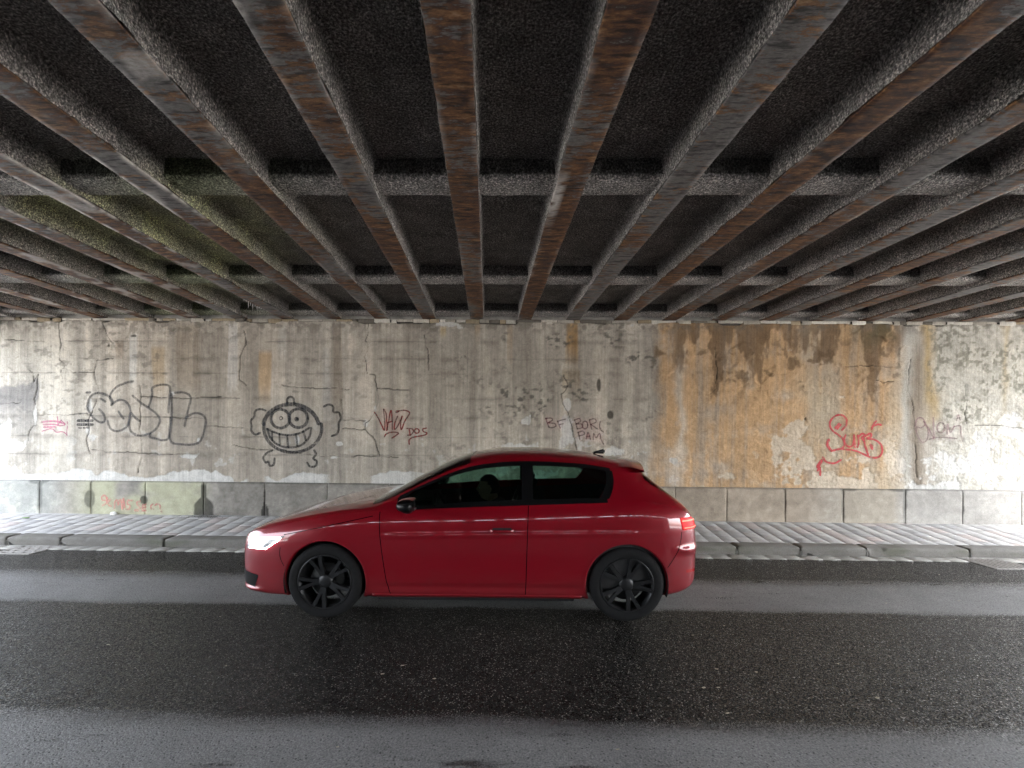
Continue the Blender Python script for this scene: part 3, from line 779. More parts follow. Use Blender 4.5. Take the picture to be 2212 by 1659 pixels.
    for bi, (a, c) in enumerate(zip(J[:-1], J[1:])):
        n = max(int((c - a) / 0.016), 8); zz = np.linspace(0.17, 0.73, 36)
        xs = np.linspace(a + 0.0015, c - 0.0015, n)
        PX, PZ = np.meshgrid(xs, zz, indexing='ij')
        psx, psy = to_photo(PX, WALL_Y - .03, PZ)
        eg = np.minimum(PX - a, c - PX)
        cham = 0.028 * sstep(0.695, 0.73, PZ)
        PY = -0.034 + cham + 0.006 * (1 - sstep(0, 0.010, eg)) + (fbm(PX * 9, PZ * 9, 4, 100 + bi) - .5) * 0.008
        base = np.array((0.32, 0.298, 0.26)) * random.uniform(0.88, 1.1)
        colr = np.zeros(PX.shape + (3,)) + base
        nb = fbm(PX * 1.8, PZ * 2.2, 4, 101); nbf = fbm(PX * 9, PZ * 9, 4, 102)
        colr *= (0.75 + 0.5 * nb)[..., None] * (0.75 + 0.5 * nbf)[..., None] * (0.8 + 0.4 * fbm(PX * 28, PZ * 28, 3, 103))[..., None]
        grn = sstep(230, 420, psx) * (1 - sstep(780, 860, psx)) * sstep(0.30, 0.55, nb + 0.12)
        colr = colr * (1 - 0.75 * grn[..., None]) + np.array((0.385, 0.385, 0.255)) * 0.75 * grn[..., None]
        lf = 1 - sstep(150, 300, psx + 60 * (nb - .5))
        colr = colr * (1 - 0.6 * lf[..., None]) + np.array((0.31, 0.33, 0.31)) * 0.6 * lf[..., None]
        wl = lf * sstep(0.52, 0.62, nbf) * sstep(0.35, 0.6, nb); colr = colr * (1 - .6 * wl[..., None]) + np.array((.48, .47, .40)) * .6 * wl[..., None]
        dkm = sstep(840, 900, psx) * (1 - sstep(1900, 2200, psx)); colr = colr * (1 - 0.30 * dkm[..., None])
        rg = sstep(3300, 3500, psx); colr = colr * (1 - .5 * rg[..., None]) + np.array((.36, .35, .33)) * .5 * rg[..., None] * (0.8 + .4 * nb)[..., None]
        wt = sstep(3300, 3420, psx) * (1 - sstep(3560, 3620, psx)); colr = colr * (1 - .45 * wt[..., None]) + np.array((.37, .31, .22)) * .45 * wt[..., None]
        wr_ = sstep(2560, 2750, psx) * (1 - sstep(3150, 3450, psx)); colr = colr * (1 - .7 * wr_[..., None]) + np.array((.335, .268, .198)) * .7 * wr_[..., None] * (0.8 + .4 * nb)[..., None] * (0.8 + .4 * nbf)[..., None]
        # damp marks at the joints
        dmp = np.zeros(PX.shape)
        for (cx, top, hw, shp) in [(365, 1925, 8, 0), (360, 1985, 22, 1), (575, 1990, 16, 2), (815, 2015, 40, 3), (160, 1925, 14, 0), (1060, 2040, 16, 3), (3140, 1950, 7, 0), (3372, 1950, 9, 0), (3620, 1955, 12, 0), (3850, 1960, 4, 0), (3400, 1952, 36, 4), (3600, 1955, 50, 4), (150, 1922, 40, 4)]:
            jt = (nbf - .5) * 22
            if shp == 0: m = 0.7 * (1 - sstep(hw * .35, hw * .9, np.abs(psx - cx + jt * .4))) * (1 - sstep(top + 90, top + 170, psy + jt * 3))
            elif shp == 1: m = (1 - sstep(.7, 1.2, ((psx - cx + jt * .3) / hw) ** 2 + ((psy - top - 10) / 36) ** 2)) * .8
            elif shp == 2: m = (1 - sstep(.7, 1.2, ((psx - cx + jt * .3) / hw) ** 2 + ((psy - top - 10) / 18) ** 2))
            elif shp == 4: m = (1 - sstep(.5, 1.2, ((psx - cx + jt) / hw) ** 2 + ((psy - top) / 14) ** 2)) * .7
            else:
                ww = hw * np.clip(sstep(top - 45, top + 10, psy), 0.25, 1)
                m = (1 - sstep(ww * .85, ww * 1.08, np.abs(psx - cx + jt * .35))) * sstep(top - 90, top - 70, psy)
            dmp = np.maximum(dmp, m)
        colr = colr * (1 - 0.74 * dmp[..., None])
        colr = colr * (1 - 0.35 * sstep(0.69, 0.73, PZ)[..., None])
        me = grid_mesh('plinth_block', np.stack([PX, PY, PZ], -1)); vcol(me, 'stain', np.clip(colr, .01, .7))
        # returns at the joints so the blocks have depth
        o = link('plinth_block', me, M['plinth'], w)
        s = o.modifiers.new('depth', 'SOLIDIFY'); s.thickness = 0.05; s.offset = -1
    bm = bmesh.new(); bm_box(bm, WX0, WX1, -0.012, 0.089, 0.10, 0.722); link('plinth_core', bm_mesh('plinth_core', bm), M['fascia'], w, smooth=False)
    return w

def wall_h(x, z):
    H = WALLH['H']; i = int(np.clip((x - WX0) / WD, 0, H.shape[0] - 1)); j = int(np.clip((z - WZ0) / WD, 0, H.shape[1] - 1))
    return H[max(i - 1, 0):i + 2, max(j - 1, 0):j + 2].max()

def strokes(parent, name, zoom, lines, mat, width, label=None, plinth=False):
    """zoom = (left, top, scale) of the picture crop the line points were noted in"""
    Vs, Fs, Es = [], [], []; n = 0
    for ln in lines:
        wd = width
        if isinstance(ln, tuple) and isinstance(ln[0], (int, float)): wd, ln = ln
        c = catmull(ln, 7)
        pts = np.array([on_wall(zoom[0] + a * zoom[2], zoom[1] + b * zoom[2], WALL_Y - (0.04 if plinth else 0)) for a, b in c])
        d = np.gradient(pts, axis=0); d /= (np.linalg.norm(d, axis=1)[:, None] + 1e-9)
        # rounded ends
        pts = np.vstack([pts[0] - d[0] * wd * .5, pts, pts[-1] + d[-1] * wd * .5]); d = np.vstack([d[0], d, d[-1]])
        nr = np.stack([-d[:, 1], d[:, 0]], 1)
        k = len(pts)
        for i in range(k):
            ww = wd * (0.45 + 0.1 * vnoise(i * 0.7, n * 0.1)) * (0.55 if i in (0, k - 1) else 1)
            for j, s in enumerate((-1, -0.4, 0.4, 1)):
                x, z = pts[i] + nr[i] * s * ww
                y = -0.0415 if plinth else -wall_h(x, z) - 0.004
                Vs.append((x, y - (0.0004 * (j + 1)), z)); Es.append(0.0 if (j in (0, 3) or i in (0, k - 1)) else 1.0)
        idx = np.arange(k * 4).reshape(k, 4) + n
        a, b, c2, dd = idx[:-1, :-1], idx[1:, :-1], idx[1:, 1:], idx[:-1, 1:]
        Fs.append(np.stack([a, b, c2, dd], -1).reshape(-1, 4)); n += k * 4
    me = np_mesh(name, np.array(Vs), np.vstack(Fs)); vfloat(me, 'edge', Es)
    o = link(name, me, mat, parent)
    if label: o['label'] = label
    return o

def circ(cx, cy, rx, ry=None, n=12, a0=0, a1=360):
    ry = ry or rx
    return [(cx + rx * math.cos(R(a)), cy + ry * math.sin(R(a))) for a in np.linspace(a0, a1, n + 1)]

def build_graffiti(w):
    grey = mat_spray('faded_black_spray', (0.055, 0.055, 0.062), 0.66, 0.7)
    black = mat_spray('black_spray', (0.026, 0.027, 0.032), 0.80, 0.45)
    red = mat_spray('dark_red_marker', (0.24, 0.020, 0.017), 0.85, 0.3)
    wine = mat_spray('faded_wine_marker', (0.24, 0.030, 0.060), 0.66, 0.5)
    coral = mat_spray('coral_red_spray', (0.52, 0.055, 0.065), 0.92, 0.35)
    mauve = mat_spray('faded_mauve_marker', (0.30, 0.13, 0.17), 0.55, 0.5)
    pink = mat_spray('pink_spray', (0.55, 0.16, 0.27), 0.60, 0.4)
    salmon = mat_spray('salmon_chalk', (0.62, 0.23, 0.19), 0.55, 0.5)
    Z3 = (0, 1250, 0.4521)
    strokes(w, 'graffiti', Z3, [
        [(765, 708), (800, 706)],
        [(985, 815), (1000, 792), (980, 757), (930, 725), (870, 711), (820, 728), (786, 770), (776, 830), (792, 885), (832, 935), (880, 968), (915, 970), (930, 945), (918, 900), (880, 856)],
        [(992, 800), (976, 765), (976, 730), (1000, 690), (1050, 650), (1120, 622), (1180, 606)],
        [(990, 820), (1030, 785), (1080, 774), (1122, 795), (1150, 840), (1157, 890), (1146, 960), (1128, 1003), (1090, 1035), (1030, 1050), (985, 1030), (962, 990), (955, 960)],
        [(890, 760), (935, 790)], [(1050, 876), (1095, 940)],
        [(1175, 735), (1240, 792), (1310, 840), (1380, 890), (1412, 940), (1405, 990), (1370, 1040), (1310, 1075), (1240, 1090), (1180, 1070), (1152, 1030), (1145, 960), (1160, 892), (1200, 930), (1240, 962)],
        [(1320, 830), (1348, 730), (1350, 668), (1420, 640), (1488, 645), (1506, 680), (1500, 770), (1490, 885)],
        [(1512, 930), (1502, 1020), (1490, 1112), (1440, 1130), (1380, 1116), (1330, 1103), (1332, 1075)],
        [(1545, 710), (1620, 708), (1668, 724), (1690, 762), (1672, 840), (1652, 920), (1636, 1005)],
        [(1642, 935), (1690, 902), (1740, 890), (1792, 905), (1822, 950), (1812, 1030), (1792, 1100), (1760, 1150), (1690, 1170), (1600, 1166), (1530, 1155), (1506, 1110), (1516, 1010), (1522, 900), (1520, 720)],
    ], grey, 0.046, 'faded grey bubble letters in outline')
    strokes(w, 'graffiti', Z3, [
        (0.034, [(370, 970), (440, 962), (510, 964), (575, 985)]), (0.034, [(385, 992), (440, 990), (505, 992)]), (0.034, [(388, 1014), (440, 1014), (492, 1012)]),
        [(375, 1050), (430, 1032), (470, 1032), (500, 1058), (560, 1056), (598, 1085)], [(510, 922), (515, 960), (512, 1000)], [(545, 952), (520, 1000), (578, 992), (545, 952)], [(600, 966), (598, 1020), (590, 1085)],
    ], pink, 0.022, 'small faded pink scrawl')
    strokes(w, 'graffiti', Z3, [
        (0.055, [(692, 957), (752, 957)]), (0.055, [(766, 957), (822, 957)]), (0.055, [(692, 992), (760, 992)]), (0.055, [(772, 992), (824, 992)]), (0.03, [(700, 1020), (722, 1022)]), (0.03, [(740, 1020), (756, 1022)]), (0.03, [(770, 1020), (786, 1022)]),
    ], black, 0.05, 'small black stencil of four bars')
    # plain cartoon doodle of the same size and colour
    Z4 = (900, 1500, 0.4069)
    strokes(w, 'graffiti', Z4, [
        [(612, 285), (612, 240), (640, 215), (672, 228), (684, 285)],
        (0.075, circ(650, 520, 275, 232, 20, 190, 350)), (0.06, circ(668, 520, 285, 240, 18, -10, 190)),
        (0.055, circ(545, 430, 92, 92)), (0.055, circ(722, 425, 92, 92)), (0.05, circ(705, 434, 10, 10)),  (0.018, circ(552, 425, 16, 16)),
        [(415, 530), (480, 560), (560, 585), (650, 590), (740, 570), (830, 520)],
        [(415, 530), (450, 620), (530, 690), (640, 712), (750, 690), (830, 610), (850, 520)],
        [(462, 560), (468, 640)], [(535, 580), (540, 685)], [(612, 592), (622, 705)], [(700, 580), (712, 695)], [(772, 555), (795, 640)],
        [(400, 350), (350, 335), (300, 355), (290, 410), (255, 450), (262, 500), (262, 550), (300, 585), (345, 570)],
        [(975, 310), (1020, 290), (1065, 310), (1070, 365), (1120, 370), (1140, 430), (1118, 470), (1120, 530), (1100, 580), (1050, 600)],
        [(470, 740), (415, 765), (380, 810), (400, 860), (430, 850), (440, 890), (480, 880), (490, 820)],
        [(810, 860), (840, 900), (890, 895), (905, 850), (870, 820), (895, 780), (880, 740)],
    ], black, 0.040, 'dark painted cartoon face with round eyes and a wide grin')
    strokes(w, 'graffiti', Z4, [
        [(1472, 368), (1500, 410), (1545, 500), (1568, 545), (1572, 470), (1560, 338)], [(1562, 336), (1585, 380), (1590, 450), (1600, 540)],
        [(1590, 545), (1610, 450), (1632, 345), (1645, 430), (1648, 535)], [(1600, 470), (1645, 455)], [(1698, 405), (1672, 470), (1668, 535), (1700, 500), (1742, 405)],
        [(1742, 405), (1728, 470), (1735, 538), (1770, 450), (1815, 375), (1770, 348), (1700, 355)], (0.05, [(1688, 362), (1698, 360)]),
        [(1566, 608), (1590, 578), (1650, 562), (1706, 570), (1685, 592), (1642, 620)],
        [(1812, 535), (1822, 592)], [(1788, 524), (1840, 530), (1852, 556), (1830, 586), (1796, 592)], circ(1886, 550, 24, 22, 10),
        [(1980, 522), (1945, 532), (1952, 555), (1988, 572), (1960, 592), (1900, 602), (1840, 616), (1812, 640), (1812, 680)],
    ], red, 0.024, 'dark red tag reading VAIV DOS')
    Z5 = (2000, 1250, 0.4521)
    strokes(w, 'graffiti', Z5, [
        [(405, 936), (418, 975), (432, 1014)], [(403, 938), (450, 934), (464, 952), (424, 976)], [(424, 976), (480, 982), (494, 1004), (460, 1020), (432, 1014)],
        [(510, 960), (520, 990), (532, 1022)], [(510, 964), (545, 952), (580, 944)], [(518, 992), (560, 984)],
        [(660, 950), (672, 990), (684, 1030)], [(660, 952), (700, 938), (712, 962), (674, 986)], [(674, 986), (722, 988), (726, 1018), (684, 1030)],
        circ(752, 995, 24, 34, 10), [(792, 950), (800, 990), (812, 1032)], [(792, 950), (836, 940), (850, 968), (804, 990)], [(804, 990), (860, 1030)], [(886, 966), (880, 1005), (890, 1036), (914, 1058)],
        [(690, 1060), (698, 1090), (706, 1122)], [(690, 1060), (732, 1050), (746, 1076), (700, 1092)], [(762, 1120), (778, 1060), (800, 1125)], [(768, 1098), (794, 1094)], [(824, 1125), (828, 1072), (850, 1108), (880, 1070), (892, 1120), (915, 1165)],
    ], wine, 0.024, 'faded wine red letters BF BOR PAM')
    Z6 = (3096, 1250, 0.4521)
    strokes(w, 'graffiti', Z6, [
        [(600, 1040), (632, 1002), (640, 955), (612, 915), (560, 908), (512, 938), (490, 988), (510, 1040), (560, 1078), (606, 1114), (622, 1160), (604, 1198), (560, 1212), (502, 1225)], (0.05, [(500, 1222), (478, 1190), (468, 1158), (482, 1126)]),
        [(540, 1022), (575, 982)], [(556, 1032), (590, 992)], [(622, 1150), (624, 1110), (634, 1085)], [(622, 1150), (650, 1185), (688, 1180), (704, 1130), (708, 1085)], [(706, 1100), (714, 1195)],
        [(740, 1088), (746, 1150), (738, 1192)], [(744, 1102), (778, 1072), (802, 1086), (776, 1110), (800, 1140)], [(790, 1100), (806, 1180), (832, 1262)],
        [(800, 1096), (850, 1070), (858, 1098), (822, 1116), (890, 1126), (944, 1170), (956, 1230), (930, 1274), (880, 1286), (820, 1266), (740, 1230), (680, 1216), (610, 1210)],
        (0.05, [(856, 1170), (866, 1205)]), [(860, 1032), (880, 988), (904, 962)], [(884, 1002), (918, 990), (950, 996)],
        [(430, 1280), (460, 1320), (530, 1334), (592, 1304)], (0.055, [(420, 1310), (384, 1366)]), [(384, 1400), (404, 1370), (410, 1440)],
    ], coral, 0.034, 'bright coral red tag with a round loop')
    strokes(w, 'graffiti', Z6, [
        [(1245, 1005), (1262, 945), (1310, 934), (1348, 1000), (1366, 1070), (1350, 1130), (1308, 1146), (1270, 1085), (1254, 1015), (1300, 1020), (1345, 990)],
        [(1325, 965), (1370, 1030), (1412, 1110), (1412, 1020), (1408, 930)], circ(1475, 1020, 34, 46, 10), [(1530, 1075), (1535, 985), (1556, 1060), (1590, 1010)], [(1590, 1010), (1645, 1004), (1650, 1070), (1664, 1138)],
        [(1372, 1122), (1450, 1106), (1540, 1108), (1616, 1116)], [(1610, 955), (1622, 906), (1642, 952)], [(1614, 936), (1640, 932)],
    ], mauve, 0.026, 'very faint mauve scrawl')
    Z7 = (0, 1900, 0.4521)
    strokes(w, 'graffiti', Z7, [
        [(948, 205), (925, 180), (900, 196), (908, 222), (940, 222), (950, 200), (945, 245), (905, 272)], [(980, 216), (958, 240), (962, 266), (984, 276)],
        [(1012, 292), (1018, 240), (1036, 222), (1046, 262)], [(1046, 262), (1066, 218), (1082, 300)], [(1084, 300), (1092, 205), (1106, 290)], [(1174, 226), (1130, 226), (1128, 256), (1152, 270), (1142, 300), (1116, 304)],
        [(1240, 232), (1210, 244), (1222, 270), (1240, 292)], (0.05, [(1196, 312), (1220, 312)]), [(1262, 262), (1258, 316)], [(1262, 266), (1296, 258)], [(1262, 290), (1292, 284)], [(1260, 316), (1294, 314)],
        [(1356, 256), (1336, 272), (1340, 300), (1360, 302)], [(1372, 270), (1392, 256), (1416, 268), (1418, 298)], [(1426, 322), (1432, 326)],
    ], salmon, 0.032, 'faded salmon numbers and letters on the stone plinth', plinth=True)

# ------------------------------------------------------------------ deck
def beam_x(i, y): return X0 + PITCH * i + SKEW * y

def build_deck():
    deck = empty('bridge_deck', (0, 2.0, FL_Z))
    tag(deck, 'sooty bridge deck of rusty steel beams and dark concrete above the road', 'bridge')
    inv = Matrix.Translation((0, -2.0, -FL_Z))
    y0, y1 = NEAR_Y, WALL_Y + 0.06
    # one steel beam: bottom flange, web, top flange
    ny = 520
    ys = np.linspace(y0, y1, ny)
    hw = FLW / 2
    prof = [(0.006, 0.30), (0.006, 0.022), (hw - 0.004, 0.018), (hw, 0.012), (hw, 0.003), (hw - 0.003, 0.0), (hw * .6, 0.0), (hw * .2, 0.0), (-hw * .2, 0.0), (-hw * .6, 0.0), (-hw + 0.003, 0.0), (-hw, 0.003), (-hw, 0.012), (-hw + 0.004, 0.018), (-0.006, 0.022), (-0.006, 0.30)]
    pr = np.array(prof)
    for i in BEAMS:
        P = np.zeros((ny, len(pr), 3))
        xe = pr[None, :, 0] + np.where(np.abs(pr[None, :, 0]) > hw * .9, 1, 0) * np.sign(pr[None, :, 0]) * (fbm(ys * 9, ys * 0 + i * 3.3, 3, 200)[:, None] - .62) * 0.010
        P[..., 0] = xe; P[..., 1] = ys[:, None]; P[..., 2] = pr[None, :, 1]
        P[..., 2] += (fbm(P[..., 0] * 6, P[..., 1] * 6, 3, 201 + i) - .5) * 0.004 * (pr[None, :, 1] < 0.001)
        wx = P[..., 0] + SKEW * P[..., 1] + X0 + PITCH * i
        sx, sy = to_photo(np.where(P[..., 1] > 1.5, wx, 0), np.maximum(P[..., 1], 1.5), P[..., 2] + FL_Z)
        edge = np.abs(pr[None, :, 0]) > hw * 0.9
        lf = sstep(0.55, 0.68, fbm(P[..., 1] * 1.6, P[..., 1] * 0 + i, 4, 210)) * sstep(0.4, 0.6, fbm(P[..., 1] * 12, P[..., 0] * 30, 3, 211))
        leftz = 1 - sstep(600, 1150, sx)
        lime = edge * lf * (0.25 + 0.75 * leftz) + leftz * sstep(0.60, 0.72, fbm(P[..., 0] * 5 + i, P[..., 1] * 4, 4, 212)) * 0.55
        if i == 1:
            lime = np.maximum(lime, (pr[None, :, 0] < -hw * 0.2) * np.exp(-((P[..., 1] - 3.5) / 0.34) ** 2) * sstep(0.42, 0.5, fbm(P[..., 0] * 8, P[..., 1] * 22, 3, 214)))
        me = grid_mesh('steel_beam', P, flip=True)
        vfloat(me, 'lime', np.clip(lime, 0, 1))
        o = link('steel_beam', me, M['rust'], deck)
        sh = Matrix.Identity(4); sh[0][1] = SKEW
        me.transform(sh)
        o.location = (X0 + PITCH * i, -2.0, 0.0)
    # concrete between the beams
    ny = 530
    ys = np.linspace(y0, y1, ny)
    gw = PITCH - FLW
    rr = 0.03
    half = [(0.002, 0.012), (0.004, 0.03), (0.006, 0.06), (0.008, 0.10), (0.011, 0.14), (0.016, 0.165)]
    for a in np.linspace(0, 90, 6): half.append((0.016 + rr - rr * math.cos(R(a)), 0.172 + rr * math.sin(R(a))))
    half += [(0.10, CELL), (0.15, CELL), (0.21, CELL)]
    full = [(a, b) for a, b in half] + [(gw / 2, CELL)] + [(gw - a, b) for a, b in half[::-1]]
    pr = np.array(full)
    idxs = list(BEAMS)
    for gi in idxs[:-1]:
        P = np.zeros((ny, len(pr), 3))
        P[..., 0] = beam_x(gi, ys)[:, None] + hw + pr[None, :, 0]
        P[..., 1] = ys[:, None]; P[..., 2] = FL_Z + pr[None, :, 1]
        q = np.cumsum(np.r_[0, np.hypot(*np.diff(pr, axis=0).T)])[None, :] + gi * 1.7
        nz = fbm(q * 22 + 0 * ys[:, None], ys[:, None] * 22, 4, 220) - .5; nl = fbm(q * 4 + 0 * ys[:, None], ys[:, None] * 3, 3, 221) - .5
        side = (pr[None, :, 1] < 0.17)
        sgn = np.where(pr[None, :, 0] < gw / 2, 1, -1)
        P[..., 0] += side * sgn * (nz * 0.014 + nl * 0.012)
        P[..., 2] += (~side) * (nz * 0.012 + nl * 0.014)
        crumb = (pr[None, :, 1] < 0.035) * sstep(0.55, 0.7, fbm(ys * 5, ys * 0 + gi * 2.2, 4, 223))[:, None]
        P[..., 0] -= sgn * crumb * 0.0
        P[..., 2] += crumb * 0.02 * fbm(ys * 30, ys * 0 + gi, 2, 224)[:, None]
        sx, sy = to_photo(np.where(P[..., 1] > 1.2, P[..., 0], 0), np.maximum(P[..., 1], 1.2), P[..., 2])
        big = fbm(P[..., 0] * 1.4, P[..., 1] * 1.1, 4, 225)
        # sooty slab, darkened further as recess shade; sides painted paler as if lit
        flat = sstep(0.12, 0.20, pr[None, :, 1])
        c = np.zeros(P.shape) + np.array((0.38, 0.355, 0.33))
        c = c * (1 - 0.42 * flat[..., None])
        c *= (0.7 + 0.6 * big)[..., None]
        g = np.exp(-((sx - 740) / 330) ** 2 - ((sy - 950) / 190) ** 2) + 0.5 * np.exp(-((sx - 200) / 250) ** 2 - ((sy - 800) / 120) ** 2) + .4 * np.exp(-((sx - 450) / 250) ** 2 - ((sy - 780) / 60) ** 2)
        g = np.clip(g * sstep(0.30, 0.55, big + .12) * 1.15 * (0.45 + 0.55 * sstep(0.36, 0.60, fbm(P[..., 0] * 4.5, P[..., 1] * 3.0, 5, 228))), 0, 1)[..., None]
        c = c * (1 - g) + np.array((0.66, 0.68, 0.38)) * g
        lm = (pr[None, :, 1] < 0.06) * sstep(0.60, 0.70, fbm(ys * 1.3, ys * 0 + gi * 4.1, 4, 226))[:, None] * (1 - sstep(500, 1000, sx)) * sstep(.4, .6, nz + .5)
        c = c * (1 - lm[..., None]) + np.array((0.5, 0.49, 0.46)) * lm[..., None]
        P[..., 1] -= 2.0; P[..., 2] -= FL_Z
        me = grid_mesh('concrete_cell', P, flip=True); vcol(me, 'stain', np.clip(c, .004, .6))
        link('concrete_cell', me, M['soot'], deck)
    # cross beams between the steel beams
    rows = [(-3.30, 0.26, 0), (-1.10, 0.26, -0.01), (1.10, 0.26, 0), (3.31, 0.26, 0), (5.50, 0.28, 0), (7.17, 0.26, 0)]
    nu = 40
    for (ya, th, _) in rows:
        prf = [(0.0, CELL + 0.02), (0.0, 0.17), (0.002, 0.10), (0.006, 0.078), (0.02, 0.062), (0.05, 0.058), (0.10, 0.056), (0.15, 0.056), (0.20, 0.056), (th - .03, 0.057), (th - 0.008, 0.064), (th, 0.09), (th, CELL + 0.02)]
        pq = np.array(prf)
        for gi in idxs[:-1]:
            us = np.linspace(0.0, gw, nu)
            P = np.zeros((nu, len(pq), 3))
            yy = ya + pq[None, :, 0] + 0 * us[:, None]
            P[..., 0] = beam_x(gi, yy) + hw + us[:, None]; P[..., 1] = yy; P[..., 2] = FL_Z + pq[None, :, 1]
            nz = fbm(P[..., 0] * 26, P[..., 1] * 26 + P[..., 2] * 26, 4, 240) - .5
            P[..., 2] -= nz * 0.014 * (pq[None, :, 1] < .09); P[..., 1] += nz * 0.014 * (pq[None, :, 1] >= .06)
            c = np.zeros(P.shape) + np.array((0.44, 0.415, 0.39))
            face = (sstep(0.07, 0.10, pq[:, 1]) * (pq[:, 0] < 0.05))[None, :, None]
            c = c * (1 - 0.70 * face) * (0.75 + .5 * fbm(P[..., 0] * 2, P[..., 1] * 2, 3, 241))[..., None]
            sx, sy = to_photo(P[..., 0], np.maximum(P[..., 1], 1.05), P[..., 2])
            g = (np.exp(-((sx - 740) / 360) ** 2) * (ya > 3) * 0.7)[..., None]
            c = c * (1 - g) + np.array((0.22, 0.25, 0.11)) * (1 - .5 * face) * g
            P[..., 1] -= 2.0; P[..., 2] -= FL_Z
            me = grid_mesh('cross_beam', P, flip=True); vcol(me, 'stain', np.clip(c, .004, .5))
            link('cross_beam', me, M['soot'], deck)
    # roadway slab on top and the edge beams with their parapets
    xl, xr = beam_x(idxs[0], 0), beam_x(idxs[-1], 0)
    def sheared_box(name, xa, xb, za, zb, mat):
        bm = bmesh.new(); bm_box(bm, xa, xb, y0, y1, za, zb, 0.01)
        for v in bm.verts: v.co.x += SKEW * v.co.y
        o = link(name, bm_mesh(name, bm), mat, deck, smooth=False); o.data.transform(inv); return o
    sheared_box('roadway_slab', xl - .35, xr + .35, FL_Z + CELL + 0.03, FL_Z + 0.55, M['fascia'])
    sheared_box('edge_girder', xl - .72, xl - .11, FL_Z - 0.15, FL_Z + 1.25, M['fascia'])
    sheared_box('edge_girder', xr + .11, xr + .72, FL_Z - 0.15, FL_Z + 1.25, M['fascia'])
    # lime stalactites on the edge of a flange
    bmS = bmesh.new()
    for k in range(9):
        px = [1204, 1212, 1219, 1225, 1231, 1237, 1244, 1252, 1262][k]
        L = [0.035, 0.03, 0.10, 0.05, 0.085, 0.035, 0.06, 0.03, 0.025][k]
        Y = 6.25 + 0.06 * k
        x = beam_x(-4, Y) - hw + 0.003
        r = 0.006
        g = bmesh.ops.create_cone(bmS, cap_ends=True, segments=6, radius1=r * .25, radius2=r, depth=L)
        bmesh.ops.translate(bmS, verts=g['verts'], vec=(x, Y - 2.0, -L / 2 + 0.004))
    link('lime_stalactites', bm_mesh('lime_stalactites', bmS), M['lime'], deck)

def build_near_abutment():
    bm = bmesh.new(); bm_box(bm, WX0, WX1, NEAR_Y - 1.0, NEAR_Y + 0.02, -0.05, FL_Z - 0.004, 0.02)
    o = link('abutment_wall', bm_mesh('abutment_wall', bm), M['dark_concrete'], smooth=False)
    tag(o, 'plain concrete wall on the near side of the road, facing the graffiti wall', 'wall')

# ------------------------------------------------------------------ car
def pchip(tab):
    t = np.array(tab, dtype=float); x, y = t[:, 0], t[:, 1]
    h = np.diff(x); dl = np.diff(y) / h
    m = np.zeros(len(x)); m[0] = dl[0]; m[-1] = dl[-1]
    for i in range(1, len(x) - 1):
        if dl[i - 1] * dl[i] > 0:
            w1 = 2 * h[i] + h[i - 1]; w2 = h[i] + 2 * h[i - 1]
            m[i] = (w1 + w2) / (w1 / dl[i - 1] + w2 / dl[i])
    def f(q):
        q = np.clip(q, x[0], x[-1]); i = np.clip(np.searchsorted(x, q, side='right') - 1, 0, len(h) - 1)
        s = (q - x[i]) / h[i]
        return ((2 * s ** 3 - 3 * s ** 2 + 1) * y[i] + (s ** 3 - 2 * s ** 2 + s) * h[i] * m[i] + (-2 * s ** 3 + 3 * s ** 2) * y[i + 1] + (s ** 3 - s ** 2) * h[i] * m[i + 1])
    return f

XF, XR_ = -0.85, 3.23
cw = pchip([(-.85, .46), (-.835, .58), (-.80, .67), (-.72, .755), (-.55, .825), (-.3, .868), (0, .888), (.35, .882), (1.3, .878), (2.1, .884), (2.56, .892), (2.85, .872), (3.02, .835), (3.13, .785), (3.2, .70), (3.23, .56)])
czt = pchip([(-.85, .55), (-.845, .60), (-.82, .655), (-.75, .715), (-.5, .81), (-.2, .885), (.1, .94), (.30, .975), (.38, 1.0), (.7, 1.165), (1.0, 1.315), (1.2, 1.385), (1.5, 1.428), (1.8, 1.432), (2.2, 1.41), (2.5, 1.362), (2.67, 1.325), (2.73, 1.298), (2.87, 1.185), (3.02, 1.055), (3.12, .975), (3.18, .90), (3.215, .79), (3.23, .70)])
czb = pchip([(-.85, .37), (-.84, .28), (-.80, .20), (-.68, .165), (0, .16), (.4, .165), (2.2, .165), (2.6, .18), (2.95, .20), (3.1, .23), (3.2, .30), (3.23, .42)])
czs = pchip([(-.85, .53), (-.845, .575), (-.82, .625), (-.75, .675), (-.5, .755), (-.2, .83), (.1, .882), (.4, .912), (.7, .922), (1.0, .93), (1.7, .955), (2.3, .985), (2.65, 1.0), (2.9, .975), (3.08, .92), (3.18, .83), (3.215, .74), (3.23, .66)])
cze = pchip([(-.85, .54), (-.845, .585), (-.82, .64), (-.75, .695), (-.5, .785), (-.2, .858), (.1, .91), (.36, .938), (.5, .985), (.8, 1.13), (1.1, 1.262), (1.35, 1.325), (1.7, 1.352), (2.1, 1.338), (2.46, 1.288), (2.62, 1.24), (2.74, 1.17), (2.88, 1.085), (3.02, 1.01), (3.13, .93), (3.2, .80), (3.23, .68)])
cwr = pchip([(-.85, .38), (-.82, .55), (-.72, .66), (-.5, .735), (-.2, .775), (.1, .79), (.36, .785), (.5, .765), (.8, .70), (1.1, .64), (1.35, .612), (1.7, .605), (2.1, .60), (2.5, .585), (2.64, .578), (2.76, .60), (2.92, .645), (3.05, .68), (3.14, .68), (3.2, .62), (3.23, .46)])

